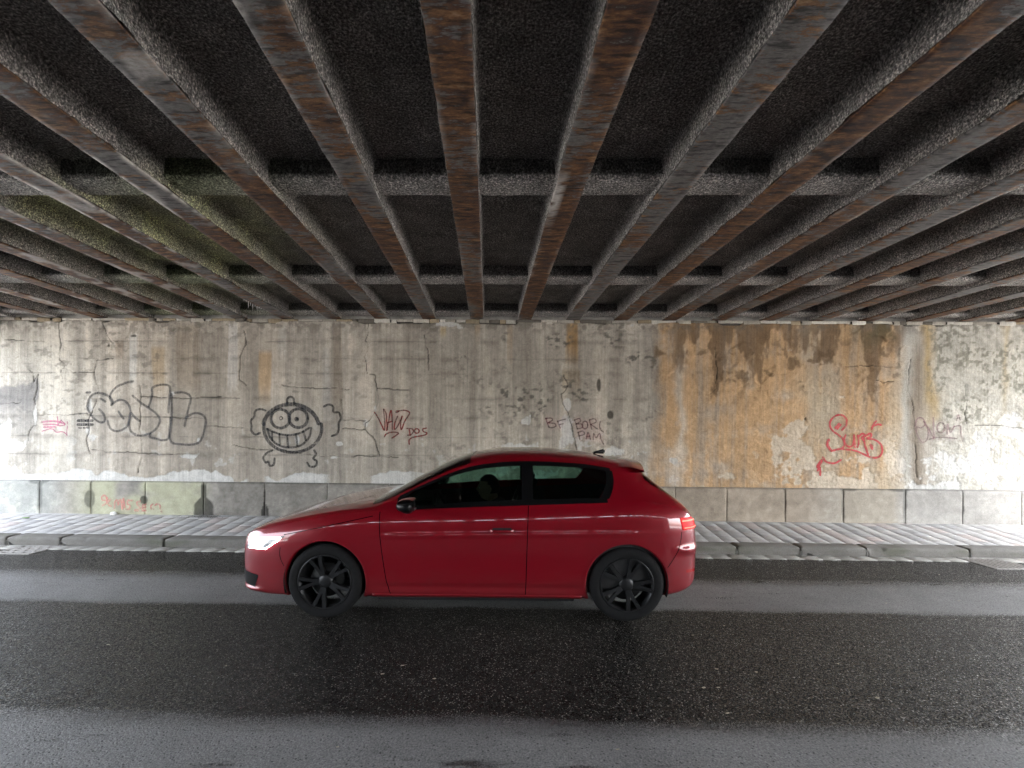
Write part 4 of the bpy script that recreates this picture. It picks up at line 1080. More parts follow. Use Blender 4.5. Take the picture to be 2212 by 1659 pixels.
def body_S(x, t):
    """point on the half shell (y >= 0): x along the car, t from the underside (0.5) over the belt (7.5) to the roof centre (13.5)"""
    x = np.asarray(x, float); t = np.asarray(t, float)
    w, zt, zb, zs, ze, wr = cw(x), czt(x), czb(x), czs(x), cze(x), cwr(x)
    zm = zb + (zs - zb) * 0.42; zm2 = zb + (zs - zb) * 0.66
    yb = w * 0.945
    c = [(0 * w, zb), (.8 * w, zb), (w * .955, zb + .012), (w * .978, zb + .10 * (zs - zb) / .7), (w * .992, zm), (w * 1.004, zm2), (w * .99, zs - .10 * (zs - zb) / .75), (yb, zs),
         (yb + (wr - yb) * .30, zs + (ze - zs) * .33), (yb + (wr - yb) * .63, zs + (ze - zs) * .67), (wr, ze), (wr * .80, ze + (zt - ze) * .72), (wr * .42, zt - .004), (0 * w, zt)]
    cy = np.stack([-c[1][0]] + [a for a, b in c] + [-c[12][0]], 0); cz = np.stack([c[1][1]] + [b for a, b in c] + [c[12][1]], 0)
    j = np.clip(np.floor(t).astype(int), 0, 13); u = t - j
    def pick(A, k):
        return np.take_along_axis(A, np.expand_dims(j + k, 0), 0)[0]
    b0, b1, b2 = .5 * (1 - u) ** 2, .5 * (-2 * u * u + 2 * u + 1), .5 * u * u
    y = b0 * pick(cy, 0) + b1 * pick(cy, 1) + b2 * pick(cy, 2)
    z = b0 * pick(cz, 0) + b1 * pick(cz, 1) + b2 * pick(cz, 2)
    # pressed feature lines along the flank
    fl = np.exp(-((z - (.70 + .02 * x)) / .022) ** 2) * 0.008 * ((t > 3) & (t < 7.4)) * np.clip((x - .3) * 3, 0, 1) * np.clip((2.9 - x) * 3, 0, 1)
    lo = np.exp(-((z - .275) / .03) ** 2) * 0.012 * ((t > 2) & (t < 5)) * np.clip((x - .35) * 5, 0, 1) * np.clip((2.25 - x) * 5, 0, 1)
    rb = np.exp(-((z - .60) / .035) ** 2) * 0.022 * ((t > 3) & (t < 7.2)) * np.clip((x - 2.93) * 6, 0, 1)
    fb = np.exp(-((z - .215) / .022) ** 2) * 0.018 * ((t > 1.8) & (t < 5)) * np.clip((-.52 - x) * 8, 0, 1)
    return np.stack([x + 0 * t, y + fl - lo + rb + fb, z], -1)

def body_N(x, t):
    e = 1e-3
    a = body_S(np.clip(x + e, XF, XR_), t) - body_S(np.clip(x - e, XF, XR_), t); b = body_S(x, t + e) - body_S(x, t - e)
    n = np.cross(a, b); n /= (np.linalg.norm(n, axis=-1, keepdims=True) + 1e-12)
    return np.where((n[..., 1:2] < 0) & (np.abs(n[..., 1:2]) > .02), -n, n) if False else n * np.where(np.sum(n * np.stack([0 * n[..., 0], np.ones_like(n[..., 0]) * .3, np.where(t < 2, -1.0, np.where(t > 8, 1.0, 0.0))], -1), -1, keepdims=True) < 0, -1, 1)

def t_of_z(x, z):
    ts = np.linspace(1.6, 7.6, 160)
    x = np.atleast_1d(x).ravel(); z = np.atleast_1d(z).ravel()
    out = np.zeros(len(x))
    for i in range(len(x)):
        zz = body_S(np.full(160, x[i]), ts)[:, 2]
        out[i] = np.interp(z[i], zz, ts)
    return out

def build_car():
    car = empty('hatchback_car')
    tag(car, 'glossy red three-door hatchback with lit headlights driving past the graffiti wall', 'car')
    def sided(P, s):
        Q = P.copy(); Q[..., 1] *= s; return Q
    def patch(name, x, t, off, mat, s, parent=car, skirt=0.0, label=None):
        """structured patch on the shell, x[nu,nv], t[nu,nv]; s = -1 near side (facing the camera)"""
        P = body_S(x, t) + body_N(x, t) * off
        if skirt:
            Pin = body_S(x, t) - body_N(x, t) * skirt
            P = np.pad(P, ((1, 1), (1, 1), (0, 0)), mode='edge'); Pi = np.pad(Pin, ((1, 1), (1, 1), (0, 0)), mode='edge')
            P[0], P[-1], P[:, 0], P[:, -1] = Pi[0], Pi[-1], Pi[:, 0], Pi[:, -1]
        me = grid_mesh(name, sided(P, s), flip=(s > 0))
        return link(name, me, mat, parent)
    def zpatch(name, xz_grid, off, mat, s, parent=car, skirt=0.0):
        x, z = xz_grid
        t = t_of_z(x, z).reshape(x.shape)
        return patch(name, x, t, off, mat, s, parent, skirt)
    def quad(p00, p10, p11, p01, nu=24, nv=8):
        u, v = np.meshgrid(np.linspace(0, 1, nu), np.linspace(0, 1, nv), indexing='ij')
        g = lambda k: (1 - u) * (1 - v) * p00[k] + u * (1 - v) * p10[k] + u * v * p11[k] + (1 - u) * v * p01[k]
        return g(0), g(1)
    AX = (0.0, 2.56); RW = 0.316; RA = 0.352; ZC = RW
    # shell
    xs = np.unique(np.concatenate([XF + 0.12 * np.linspace(0, 1, 26) ** 2.2, np.linspace(-.73, 3.08, 400), XR_ - 0.15 * np.linspace(1, 0, 30) ** 2.0]))
    ts = np.concatenate([np.linspace(0.5, 1.6, 6)[:-1], np.linspace(1.6, 13.5, 250)])
    XX, TT = np.meshgrid(xs, ts, indexing='ij')
    P = body_S(XX, TT)
    Vs, Fs, off = [], [], 0
    for s in (-1, 1):
        idx = np.arange(P.shape[0] * P.shape[1]).reshape(P.shape[:2])
        c4 = [idx[:-1, :-1], idx[1:, :-1], idx[1:, 1:], idx[:-1, 1:]]
        xc = .25 * (XX[:-1, :-1] + XX[1:, :-1] + XX[1:, 1:] + XX[:-1, 1:]); tc = .25 * (TT[:-1, :-1] + TT[1:, :-1] + TT[1:, 1:] + TT[:-1, 1:])
        pc = .25 * (P[:-1, :-1] + P[1:, :-1] + P[1:, 1:] + P[:-1, 1:])
        keep = np.ones(xc.shape, bool)
        for ax in AX:
            keep &= ~((np.hypot(xc - ax, pc[..., 2] - ZC) < RA) & (pc[..., 1] > .52) & (tc < 7))
        keep &= ~((tc > 7.95) & (tc < 10.1) & (xc > .66) & (xc < 2.45 - .10 * (1 - np.clip((tc - 7.95) / 2.15, 0, 1)) ** 2 - .02))            # side glass
        keep &= ~((tc > 11.0) & (xc > .44) & (xc < 1.12)); keep &= ~((tc > 11.0) & (xc > 2.80) & (xc < 3.02))
        f = np.stack(c4 if s < 0 else c4[::-1], -1)[keep]
        Fs.append(f + off); Vs.append(sided(P, s).reshape(-1, 3)); off += idx.size
    # close nose and tail
    V = np.vstack(Vs); n1 = P.shape[0] * P.shape[1]; nt = P.shape[1]
    capF = []
    for row, flip in ((0, False), (P.shape[0] - 1, True)):
        for k in range(nt - 1):
            a, b = row * nt + k, row * nt + k + 1
            q = (a, n1 + a, n1 + b, b)
            capF.append(q if not flip else q[::-1])
    me = np_mesh('body', V, np.vstack(Fs + [np.array(capF)]))
    bm = bmesh.new(); bm.from_mesh(me); bmesh.ops.remove_doubles(bm, verts=bm.verts, dist=1e-5)
    bmesh.ops.delete(bm, geom=[v for v in bm.verts if not v.link_faces], context='VERTS')
    bmesh.ops.recalc_face_normals(bm, faces=bm.faces); bm.to_mesh(me); bm.free()
    link('body', me, M['paint'], car)
    # dark floor pan; lower wide box added to deepen shade under the car
    bm = bmesh.new(); bm_box(bm, -.72, 3.1, -.54, .54, .155, .26, .03); bm_box(bm, .42, 2.14, -.82, .82, .148, .25, .02)
    link('underbody', bm_mesh('underbody', bm), M['black'], car, smooth=False)
    # interior lining
    for s in (-1, 1):
        x, t = np.meshgrid(np.linspace(.40, 2.95, 60), np.linspace(2.2, 7.45, 24), indexing='ij')
        patch('door_lining', x, t, -0.045, M['dash'], s)
    x, t = np.meshgrid(np.linspace(1.22, 2.75, 40), np.linspace(10.45, 13.5, 16), indexing='ij')
    Pa = body_S(x, t) - body_N(x, t) * .03
    full = np.concatenate([sided(Pa, -1), sided(Pa, 1)[:, ::-1][:, 1:]], 1)
    link('headliner', grid_mesh('headliner', full), M['dash'], car)
    for s in (-1, 1):
        # side glass, front door and rear quarter, in a black frame
        nv = 22
        v = np.linspace(0, 1, nv)
        tb, tt = 7.92, 10.12
        def win(xa, xb, nu=60, rb=(0, 0), rf=(0, 0), m=0.0):
            u = np.linspace(0, 1, nu)
            U, Vv = np.meshgrid(u, v, indexing='ij')
            xl = xa + rf[0] * (1 - Vv) + rf[1] * Vv; xr = xb + rb[0] * (1 - Vv) ** 2 + rb[1] * Vv ** 2
            return xl + (xr - xl) * U, tb - m + (tt - tb + 2 * m) * Vv
        x, t = win(.68, 1.675)
        patch('side_window', x, t, -0.004, M['glass'], s)
        x, t = win(1.755, 2.44, rb=(-.10, -.02))
        patch('side_window', x, t, -0.004, M['glass'], s)
        # frame band all round
        Vs, Fs, n = [], [], 0
        bands = []
        q = np.linspace(0, 1, 90)
        def band(xq, tq, wx, wt):
            return np.stack([xq, xq + wx], 1), np.stack([tq, tq + wt], 1)
        xq = .60 + (2.40 - .60) * q
        bands.append(band(xq, np.full(90, 7.60), 0 * q, .36)); xq = .60 + (2.46 - .60) * q; bands.append(band(xq, np.full(90, 10.06), 0 * q, .34))
        tq = 7.9 + (10.15 - 7.9) * q
        bands.append(band(np.full(90, 1.665), tq, .10, 0 * q)); bands.append(band(2.43 - .10 * (1 - q) ** 2 - .02 * q ** 2, tq, .065 + .02 * (1 - q) ** 2, 0 * q)); bands.append(band(np.full(90, .59), tq, .10, 0 * q))
        for (bx, bt) in bands:
            U = np.linspace(0, 1, 5)[None]; x = bx[:, :1] * (1 - U) + bx[:, 1:] * U; t = bt[:, :1] * (1 - U) + bt[:, 1:] * U
            Pb = sided(body_S(x, t) + body_N(x, t) * .003, s)
            idx = np.arange(x.size).reshape(x.shape) + n
            Fs.append(np.stack([idx[:-1, :-1], idx[1:, :-1], idx[1:, 1:], idx[:-1, 1:]], -1).reshape(-1, 4)); Vs.append(Pb.reshape(-1, 3)); n += x.size
        link('window_frame', np_mesh('window_frame', np.vstack(Vs), np.vstack(Fs)), M['gloss_black'], car)
        # door: own panel with a dark shut line round it
        zlo, zup = .215, None
        nu, nv2 = 140, 150
        u, v2 = np.meshgrid(np.linspace(0, 1, nu), np.linspace(0, 1, nv2), indexing='ij')
        xa = .44 + .10 * (1 - v2) ** 2 + .02; xb = 1.72 - .02 * (1 - v2)
        x = xa + (xb - xa) * u
        tl = t_of_z(x[:, 0], np.full(nu, zlo)).mean()
        t = tl + (7.58 - tl) * v2
        d = patch('door', x, t, 0.0022, M['paint'], s)
        # shut line
        ring = []
        for e in range(4):
            qq = np.linspace(0, 1, 60)
            if e == 0: uu, vv = qq * 0, qq
            elif e == 1: uu, vv = qq * 0 + 1, qq
            elif e == 2: uu, vv = qq, qq * 0
            else: continue
            xa1 = .46 + .10 * (1 - vv) ** 2; xb1 = 1.72 - .02 * (1 - vv)
            xx = xa1 + (xb1 - xa1) * uu; tt1 = tl + (7.58 - tl) * vv
            du = .007 if e != 2 else 0; dt = .05 if e == 2 else 0
            sg = -1 if e in (0, 2) else 1
            x2 = np.stack([xx - .001 * sg, xx + sg * du], 1); t2 = np.stack([tt1, tt1 + sg * dt], 1)
            Pr = sided(body_S(x2, t2) + body_N(x2, t2) * .0012, s); ring.append(Pr)
        Vs, Fs, n = [], [], 0
        for Pr in ring:
            idx = np.arange(Pr.shape[0] * 2).reshape(-1, 2) + n
            Fs.append(np.stack([idx[:-1, 0], idx[1:, 0], idx[1:, 1], idx[:-1, 1]], -1)); Vs.append(Pr.reshape(-1, 3)); n += Pr.shape[0] * 2
        link('shut_line', np_mesh('shut_line', np.vstack(Vs), np.vstack(Fs)), M['gap'], car)
        # door handle
        hp = body_S(np.array([1.50]), t_of_z(np.array([1.50]), np.array([.765])))[0]
        c = catmull([(1.40, .002), (1.425, .030), (1.50, .036), (1.575, .030), (1.60, .002)], 6)
        pts = np.array([[a, hp[1] + b + .004, .765 + .012 * (a - 1.5)] for a, b in c])
        ang = np.linspace(0, 2 * np.pi, 10, endpoint=False)
        Ph = np.zeros((10, len(pts), 3))
        for k, an in enumerate(ang): Ph[k] = pts + np.array([0, .007 * math.cos(an), .013 * math.sin(an)])
        link('handle', grid_mesh('handle', sided(Ph, s), flip=s < 0, closed_u=True), M['paint'], d)
        zpatch('handle_recess', quad((1.42, .742), (1.58, .744), (1.58, .788), (1.42, .786), 16, 6), .0032, M['black'], s, d)
        # wheel arch lips and liners
        for ax in AX:
            a = np.linspace(R(-22), R(202), 80); rr = np.linspace(RA - .012, RA + .020, 5)
            A, RRr = np.meshgrid(a, rr, indexing='ij')
            x = ax + np.cos(A) * RRr; z = np.maximum(ZC + np.sin(A) * RRr, .175)
            t = t_of_z(x, z).reshape(x.shape)
            Pl = body_S(x, t) + body_N(x, t) * .004
            Pl[:, 0, 1] -= .03
            link('arch_lip', grid_mesh('arch_lip', sided(Pl, s), flip=s < 0), M['paint'], car)
            a = np.linspace(R(-17), R(197), 40)
            L = np.zeros((40, 3, 3)); 
            for k, yv in enumerate((.87, .60, .45)):
                L[:, k, 0] = ax + np.cos(a) * (RA - .002 if k < 2 else RA - .002); L[:, k, 1] = yv; L[:, k, 2] = ZC + np.sin(a) * RA
            L[:, 2, 0] = ax; L[:, 2, 2] = ZC; L[:, 2, 1] = .59
            link('wheel_arch_liner', grid_mesh('wheel_arch_liner', sided(L, s), flip=s > 0), M['black'], car, smooth=False)
        # head lamp: clear cover over bowl and light strips
        u, v = np.meshgrid(np.linspace(0, 1, 26), np.linspace(0, 1, 12), indexing='ij')
        xh = -.725 + u * (.345 - .06 * (1 - v)) ; zh = .565 + .012 * u + v * (.088 + .030 * u)
        xh2 = -.73 + .02 * v + u * (.20 + .16 * v)
        hl = zpatch('headlight', (xh2, zh), .004, M['lens'], s, skirt=.004)
        zpatch('lamp_bowl', (-.70 + u * (.15 + .06 * v), .592 + .008 * u + v * (.045 + .012 * u)), .0065, M['lamp_glow'], s, hl)
        zpatch('light_strip', (-.715 + u * .33, .650 + .012 * u + .010 * v + .012 * u), .0072, M['lamp_white'], s, hl)
        zpatch('light_strip', (-.70 + u * .17, .572 + .006 * u + .010 * v), .0072, M['lamp_white'], s, hl)
        q0 = np.array((-.53, .578)); q1 = np.array((-.40, .664)); 
        zpatch('light_strip', (q0[0] + (q1[0] - q0[0]) * u + .012 * v, q0[1] + (q1[1] - q0[1]) * u), .0072, M['lamp_white'], s, hl)
        # tail lamp
        xt = 3.02 + .02 * (1 - v) + u * (.185 - .005 * v); zt_ = .775 + v * (.10 - .0 * u)
        tl_ = zpatch('tail_light', (xt, zt_), .006, M['lamp_red'], s, skirt=.004)
        zpatch('light_strip', (3.03 + u * .172, .842 + .012 * v), .0095, M['lamp_hot'], s, tl_)
        zpatch('light_strip', (3.05 + u * .15, .786 + .009 * v), .0095, M['lamp_hot'], s, tl_)
        # panel seams
        def seam(p0, p1, wd=.006, bend=0.0):
            n = 30; q = np.linspace(0, 1, n); xq = p0[0] + (p1[0] - p0[0]) * q + bend * np.sin(np.pi * q); zq = p0[1] + (p1[1] - p0[1]) * q
            dx, dz = p1[0] - p0[0], p1[1] - p0[1]; L = math.hypot(dx, dz); nx_, nz_ = -dz / L * wd, dx / L * wd
            xx = np.stack([xq - nx_ / 2, xq + nx_ / 2], 1); zz = np.stack([zq - nz_ / 2, zq + nz_ / 2], 1)
            zpatch('panel_seam', (xx, zz), .0012, M['gap'], s)
        seam((-.385, .600), (-.345, .43), bend=-.02)
        seam((2.905, .46), (3.03, .760), bend=.03)
        seam((-.36, .705), (.40, .872), bend=0)
        zpatch('side_skirt', (np.linspace(.37, 2.21, 60)[:, None] + np.zeros((60, 4)), .165 + np.linspace(0, .020, 4)[None] + np.zeros((60, 4))), .006, M['black'], s)
        # lower intake in the front bumper
        zpatch('air_intake', quad((-.835, .265), (-.64, .235), (-.60, .345), (-.838, .375), 20, 10), .004, M['gloss_black'], s)
        zpatch('reflector', quad((3.08, .405), (3.18, .40), (3.18, .425), (3.08, .43), 10, 4), .004, mat_plain('red_reflector', (.30, .01, .01), .2), s)
        # sill blade
        x, z = np.meshgrid(np.linspace(.40, 2.18, 60), np.linspace(0, 1, 6), indexing='ij')
        zz = .190 + z * .024
        zpatch('side_skirt', (x, zz), .010, M['paint'], s, skirt=.005)
        # mirror
        bm = bmesh.new(); bmesh.ops.create_uvsphere(bm, u_segments=28, v_segments=16, radius=1)
        for vv_ in bm.verts:
            x_, y_, z_ = vv_.co
            k = .105 if x_ < 0 else .045
            vv_.co = Vector((.74 + x_ * k, s * (.985 + y_ * .10), .985 + z_ * .062 + (.012 if y_ * s > 0 else 0) * abs(y_)))
        mo = link('side_mirror', bm_mesh('side_mirror', bm), M['gloss_black'], car)
        bm = bmesh.new(); bm_box(bm, .70, .77, min(s * .84, s * .91), max(s * .84, s * .91), .925, .962, .012)
        link('mirror_arm', bm_mesh('mirror_arm', bm), M['black'], mo)
        c = catmull([(.635, .985, 1.005), (.68, .985, 1.038), (.75, .985, 1.050), (.785, .985, 1.036)], 5)
        St = np.zeros((len(c), 4, 3))
        for k, yo in enumerate((-.07, -.02, .03, .075)):
            St[:, k] = c; St[:, k, 1] = s * (.985 + yo); St[:, k, 2] += .003 - 0.9 * yo * yo
        link('mirror_cap', grid_mesh('mirror_cap', St, flip=s > 0), M['paint'], mo)
    # glass front and back
    for (xa, xb, ta, nm) in ((.36, 1.20, 10.75, 'windscreen'), (2.78, 3.04, 10.8, 'rear_window')):
        x, t = np.meshgrid(np.linspace(xa, xb, 50), np.linspace(ta, 13.5, 30), indexing='ij')
        Pa = body_S(x, t) + body_N(x, t) * .003
        full = np.concatenate([sided(Pa, -1), sided(Pa, 1)[:, ::-1][:, 1:]], 1)
        link(nm, grid_mesh(nm, full), M['glass'], car)
    # roof spoiler
    Pp = []
    for y in np.linspace(-.56, .56, 25):
        k = 1 - abs(y / .56) ** 3
        zc = 1.275 + .052 * k
        Pp.append([(2.55, y, zc + .012 + .012 * k), (2.67, y, zc + .006 + .010 * k), (2.78 + .03 * k, y, zc - .018 + .012 * k), (2.785 + .03 * k, y, zc - .035 + .012 * k), (2.69, y, zc - .045), (2.61, y, zc - .03)])
    link('roof_spoiler', grid_mesh('roof_spoiler', np.array(Pp), flip=True), M['paint'], car)
    # grille on the nose
    bm = bmesh.new(); bm_box(bm, -.866, -.840, -.33, .33, .40, .535, .012); link('grille', bm_mesh('grille', bm), M['gloss_black'], car)
    bm = bmesh.new(); bm_box(bm, -.862, -.835, -.48, .48, .22, .33, .02); link('lower_grille', bm_mesh('lower_grille', bm), M['black'], car)
    # interior
    def seat(x, y, back_h=.60):
        bm = bmesh.new()
        bm_box(bm, x, x + .50, y - .25, y + .25, .36, .52, .06, seg=3)
        Mx = Matrix.Translation((x + .50, y, .45)) @ Matrix.Rotation(R(20), 4, 'Y')
        bm_box(bm, -.07, .07, -.24, .24, 0, back_h, .06, Mx, 3)
        so = link('seat', bm_mesh('seat', bm), M['cloth'], car)
        bm = bmesh.new()
        bm_box(bm, -.045, .045, -.13, .13, back_h + .03, back_h + .19, .04, Mx, 3); bm_box(bm, -.008, .008, -.05, -.035, back_h - .03, back_h + .05, 0, Mx); bm_box(bm, -.008, .008, .035, .05, back_h - .03, back_h + .05, 0, Mx)
        link('headrest', bm_mesh('headrest', bm), M['cloth'], so)
    seat(1.02, -.37); seat(1.02, .37)
    bm = bmesh.new(); bm_box(bm, 1.90, 2.35, -.64, .64, .38, .54, .06, seg=3)
    bm_box(bm, -.07, .07, -.64, .64, 0, .52, .06, Matrix.Translation((2.40, 0, .46)) @ Matrix.Rotation(R(22), 4, 'Y'), 3)
    link('rear_bench', bm_mesh('rear_bench', bm), M['cloth'], car)
    bm = bmesh.new(); bm_box(bm, .42, .80, -.72, .72, .60, .90, .06, seg=3); bm_box(bm, .55, .86, -.52, -.22, .80, .935, .04, seg=3)
    link('dashboard', bm_mesh('dashboard', bm), M['dash'], car)
    P = np.zeros((40, 10, 3))
    for i, a in enumerate(np.linspace(0, 2 * np.pi, 40, endpoint=False)):
        for j, b in enumerate(np.linspace(0, 2 * np.pi, 10)):
            r = .178 + .014 * math.cos(b)
            P[i, j] = (.014 * math.sin(b), r * math.cos(a), r * math.sin(a))
    sw = link('steering_wheel', grid_mesh('steering_wheel', P, closed_u=True), M['dash'], car)
    sw.location = (.93, -.37, .845); sw.rotation_euler = (0, R(-24), 0)
    bm = bmesh.new(); bm_box(bm, -.015, .02, -.05, .05, -.05, .045, .015)
    bm_box(bm, -.006, .006, -.17, -.05, -.012, .012, .004); bm_box(bm, -.006, .006, .05, .17, -.012, .012, .004); bm_box(bm, -.006, .006, -.012, .012, -.17, -.05, .004)
    link('hub', bm_mesh('hub', bm), M['dash'], sw)
    # aerial and wiper
    bm = bmesh.new(); bm_box(bm, 2.40, 2.53, -.018, .018, 1.375, 1.425, .012); 
    for v in bm.verts:
        if v.co.z > 1.40 and v.co.x < 2.44: v.co.z -= .03
    link('roof_aerial', bm_mesh('roof_aerial', bm), M['gloss_black'], car)
    # wheels
    def wheel(ax, s):
        we = bpy.data.objects.new('wheel', None); COL.objects.link(we); we.parent = car; we.location = (ax, s * .775, ZC)
        rot = R(random.uniform(0, 72))
        pr = [(.222, -.09), (.235, -.100), (.262, -.106), (.290, -.103), (.306, -.092), (RW, -.070), (RW + .0005, 0), (RW, .070), (.306, .092), (.290, .103), (.262, .106), (.235, .100), (.222, .09)]
        P = lathe(pr, 72)
        link('tyre', grid_mesh('tyre', sided(P, s), flip=(s > 0), closed_u=True), M['rubber'], we)
        bm = bmesh.new()
        pr = [(.218, .102), (.226, .104), (.228, .096), (.214, .088), (.205, .04), (.20, -.06)]
        P = lathe(pr, 72); me = grid_mesh('r', P, closed_u=True); bm.from_mesh(me)
        for k in range(5):
            for off_ in (-9.5, 9.5):
                a0 = rot + R(72 * k + off_ * .55); a1 = rot + R(72 * k + off_ * 1.25)
                def pt(r, a, y, w):
                    return [Vector((r * math.cos(a) - w * math.sin(a) * q, y, r * math.sin(a) + w * math.cos(a) * q)) for q in (-1, 1)]
                vs = []
                for (r, a, y, w, dp) in ((.045, a0, .080, .016, .03), (.13, (a0 + a1) / 2, .090, .013, .028), (.219, a1, .098, .015, .02)):
                    f = pt(r, a, y, w); bck = pt(r, a, y - dp, w * 1.25)
                    vs.append([bm.verts.new(q) for q in (f[0], f[1], bck[1], bck[0])])
                for i in range(2):
                    for j in range(4):
                        bm.faces.new((vs[i][j], vs[i][(j + 1) % 4], vs[i + 1][(j + 1) % 4], vs[i + 1][j]))
        hubp = lathe([(0.001, .092), (.03, .092), (.045, .086), (.062, .078), (.064, .04)], 36)
        bm.from_mesh(grid_mesh('h', hubp, closed_u=True))
        for v in bm.verts: v.co.y *= s
        bmesh.ops.recalc_face_normals(bm, faces=bm.faces)
        link('rim', bm_mesh('rim', bm), M['rim'], we, smooth=False)
        P = lathe([(.05, .03), (.145, .03), (.147, .025), (.147, .01), (.05, .01)], 48)
        link('brake_disc', grid_mesh('brake_disc', sided(P, s), closed_u=True), M['disc'], we)
    for ax in AX:
        for s in (-1, 1): wheel(ax, s)
    return car

# ------------------------------------------------------------------ driver
def skin_mesh(name, verts, edges, radii, mat, parent, subd=2, root=0):
    me = bpy.data.meshes.new(name); me.from_pydata(verts, edges, []); o = link(name, me, mat, parent, smooth=False)
    m = o.modifiers.new('Skin', 'SKIN'); m.use_smooth_shade = True
    sv = me.skin_vertices[0].data
    for i, r in enumerate(radii):
        sv[i].radius = r if isinstance(r, tuple) else (r, r)
        sv[i].use_root = (i == root)
    s = o.modifiers.new('Sub', 'SUBSURF'); s.levels = subd; s.render_levels = subd
    return o

def build_driver(car_mat):
    # body in car coordinates, sitting in the near front seat, looking ahead (-x)
    p = empty('person'); tag(p, 'person in dark clothes driving the red hatchback, hands on the wheel', 'person')
    y = -.37
    V = [(1.40, y, .56), (1.45, y, .72), (1.46, y, .84), (1.44, y, .90), (1.405, y, .945), (1.36, y - .0, .50), 
         (1.44, y - .18, .885), (1.28, y - .235, .72), (1.08, y - .19, .79),
         (1.44, y + .18, .885), (1.28, y + .235, .72), (1.08, y + .19, .79),
         (1.30, y - .10, .56), (.92, y - .13, .60), (.80, y - .12, .36), (1.30, y + .10, .56), (.92, y + .13, .60), (.80, y + .12, .36)]
    E = [(0, 1), (1, 2), (2, 3), (3, 4), (0, 5), (3, 6), (6, 7), (7, 8), (3, 9), (9, 10), (10, 11), (0, 12), (12, 13), (13, 14), (0, 15), (15, 16), (16, 17)]
    rad = [(.15, .11), (.15, .11), (.15, .10), (.10, .08), .055, .10, .062, .050, .036, .062, .050, .036, .085, .065, .05, .085, .065, .05]
    body = skin_mesh('clothes', V, E, rad, M['jacket'], p, 2, 0)
    # head: shaped sphere with brow, nose, chin
    bm = bmesh.new(); bmesh.ops.create_uvsphere(bm, u_segments=40, v_segments=28, radius=1)
    hx, hz = 1.355, 1.062
    for v in bm.verts:
        a, b, c = v.co          # a forward is -x
        f = -a
        X_ = -f * .098; Y_ = b * .076; Z_ = c * .118
        if c < -.25:
            k = (-.25 - c) / .75
            Y_ *= 1 - .30 * k; X_ = X_ * (1 - .12 * k) - .012 * k
        if f > .75:
            X_ *= .97
        nose = math.exp(-(b / .16) ** 2 - ((c + .12) / .20) ** 2) * max(f, 0) ** 3
        X_ -= .026 * nose
        brow = math.exp(-((c - .17) / .09) ** 2) * max(f, 0) ** 2 * math.exp(-(b / .6) ** 2); X_ -= .005 * brow
        for sy_ in (-1, 1):
            X_ += .009 * math.exp(-((b - sy_ * .36) / .16) ** 2 - ((c - .02) / .11) ** 2) * max(f, 0)
        X_ -= .006 * math.exp(-(b / .28) ** 2 - ((c + .50) / .09) ** 2) * max(f, 0)
        X_ -= .008 * math.exp(-(b / .3) ** 2 - ((c + .82) / .14) ** 2) * max(f, 0)
        v.co = Vector((hx + X_, y + Y_, hz + Z_))
    # neck and ears belong to the same body surface
    g = bmesh.ops.create_cone(bm, cap_ends=False, segments=24, radius1=.056, radius2=.052, depth=.12)
    for v in g['verts']: v.co = Vector((v.co.x + 1.395 - .15 * (v.co.z), v.co.y + y, v.co.z + .955))
    for sy_ in (-1, 1):
        g = bmesh.ops.create_uvsphere(bm, u_segments=12, v_segments=8, radius=1)
        for v in g['verts']: v.co = Vector((hx + .018 + v.co.x * .018, y + sy_ * (.076 + .0) + v.co.y * .010, hz - .005 + v.co.z * .032))
    # hands: palm and five bent fingers round the wheel rim
    head = link('head', bm_mesh('head', bm), M['skin'], p)
    for sy_ in (-1, 1):
        hV = []; hE = []; hr = []
        wx, wy, wz = 1.085, y + sy_ * .19, .795
        pv = [(wx, wy, wz), (wx - .045, wy - sy_ * .004, wz + .025), (wx - .085, wy - sy_ * .006, wz + .040)]
        hV += pv; hE += [(0, 1), (1, 2)]; hr += [(.026, .020), (.036, .017), (.036, .014)]
        for k, (o_, L) in enumerate(((-.030, .85), (-.010, 1.0), (.010, 1.05), (.030, .95))):
            b0 = len(hV)
            bx, bz = wx - .088, wz + .042
            hV += [(bx, wy + o_, bz), (bx - .036 * L, wy + o_, bz + .004), (bx - .052 * L, wy + o_, bz - .020), (bx - .036 * L, wy + o_, bz - .040)]
            hE += [(2, b0), (b0, b0 + 1), (b0 + 1, b0 + 2), (b0 + 2, b0 + 3)]; hr += [.0095, .009, .0085, .007]
        b0 = len(hV)
        hV += [(wx - .050, wy - sy_ * .036, wz + .012), (wx - .080, wy - sy_ * .046, wz + .004), (wx - .100, wy - sy_ * .040, wz - .004)]
        hE += [(1, b0), (b0, b0 + 1), (b0 + 1, b0 + 2)]; hr += [.012, .010, .008]
        skin_mesh('hand', hV, hE, hr, M['skin'], p, 2, 1)
    # hair cap, eyes, mouth
    bm = bmesh.new(); bmesh.ops.create_uvsphere(bm, u_segments=72, v_segments=48, radius=1)
    kill = []
    for v in bm.verts:
        a, b, c = v.co; f = -a
        if (f > .15 and c < .50) or c < -.40 or (f > -.12 and c < .22): kill.append(v)
        v.co = Vector((hx - f * .105 + .004, y + b * .084, hz + c * .127 + .002))
    bmesh.ops.delete(bm, geom=kill, context='VERTS')
    link('hair', bm_mesh('hair', bm), M['hair'], p)
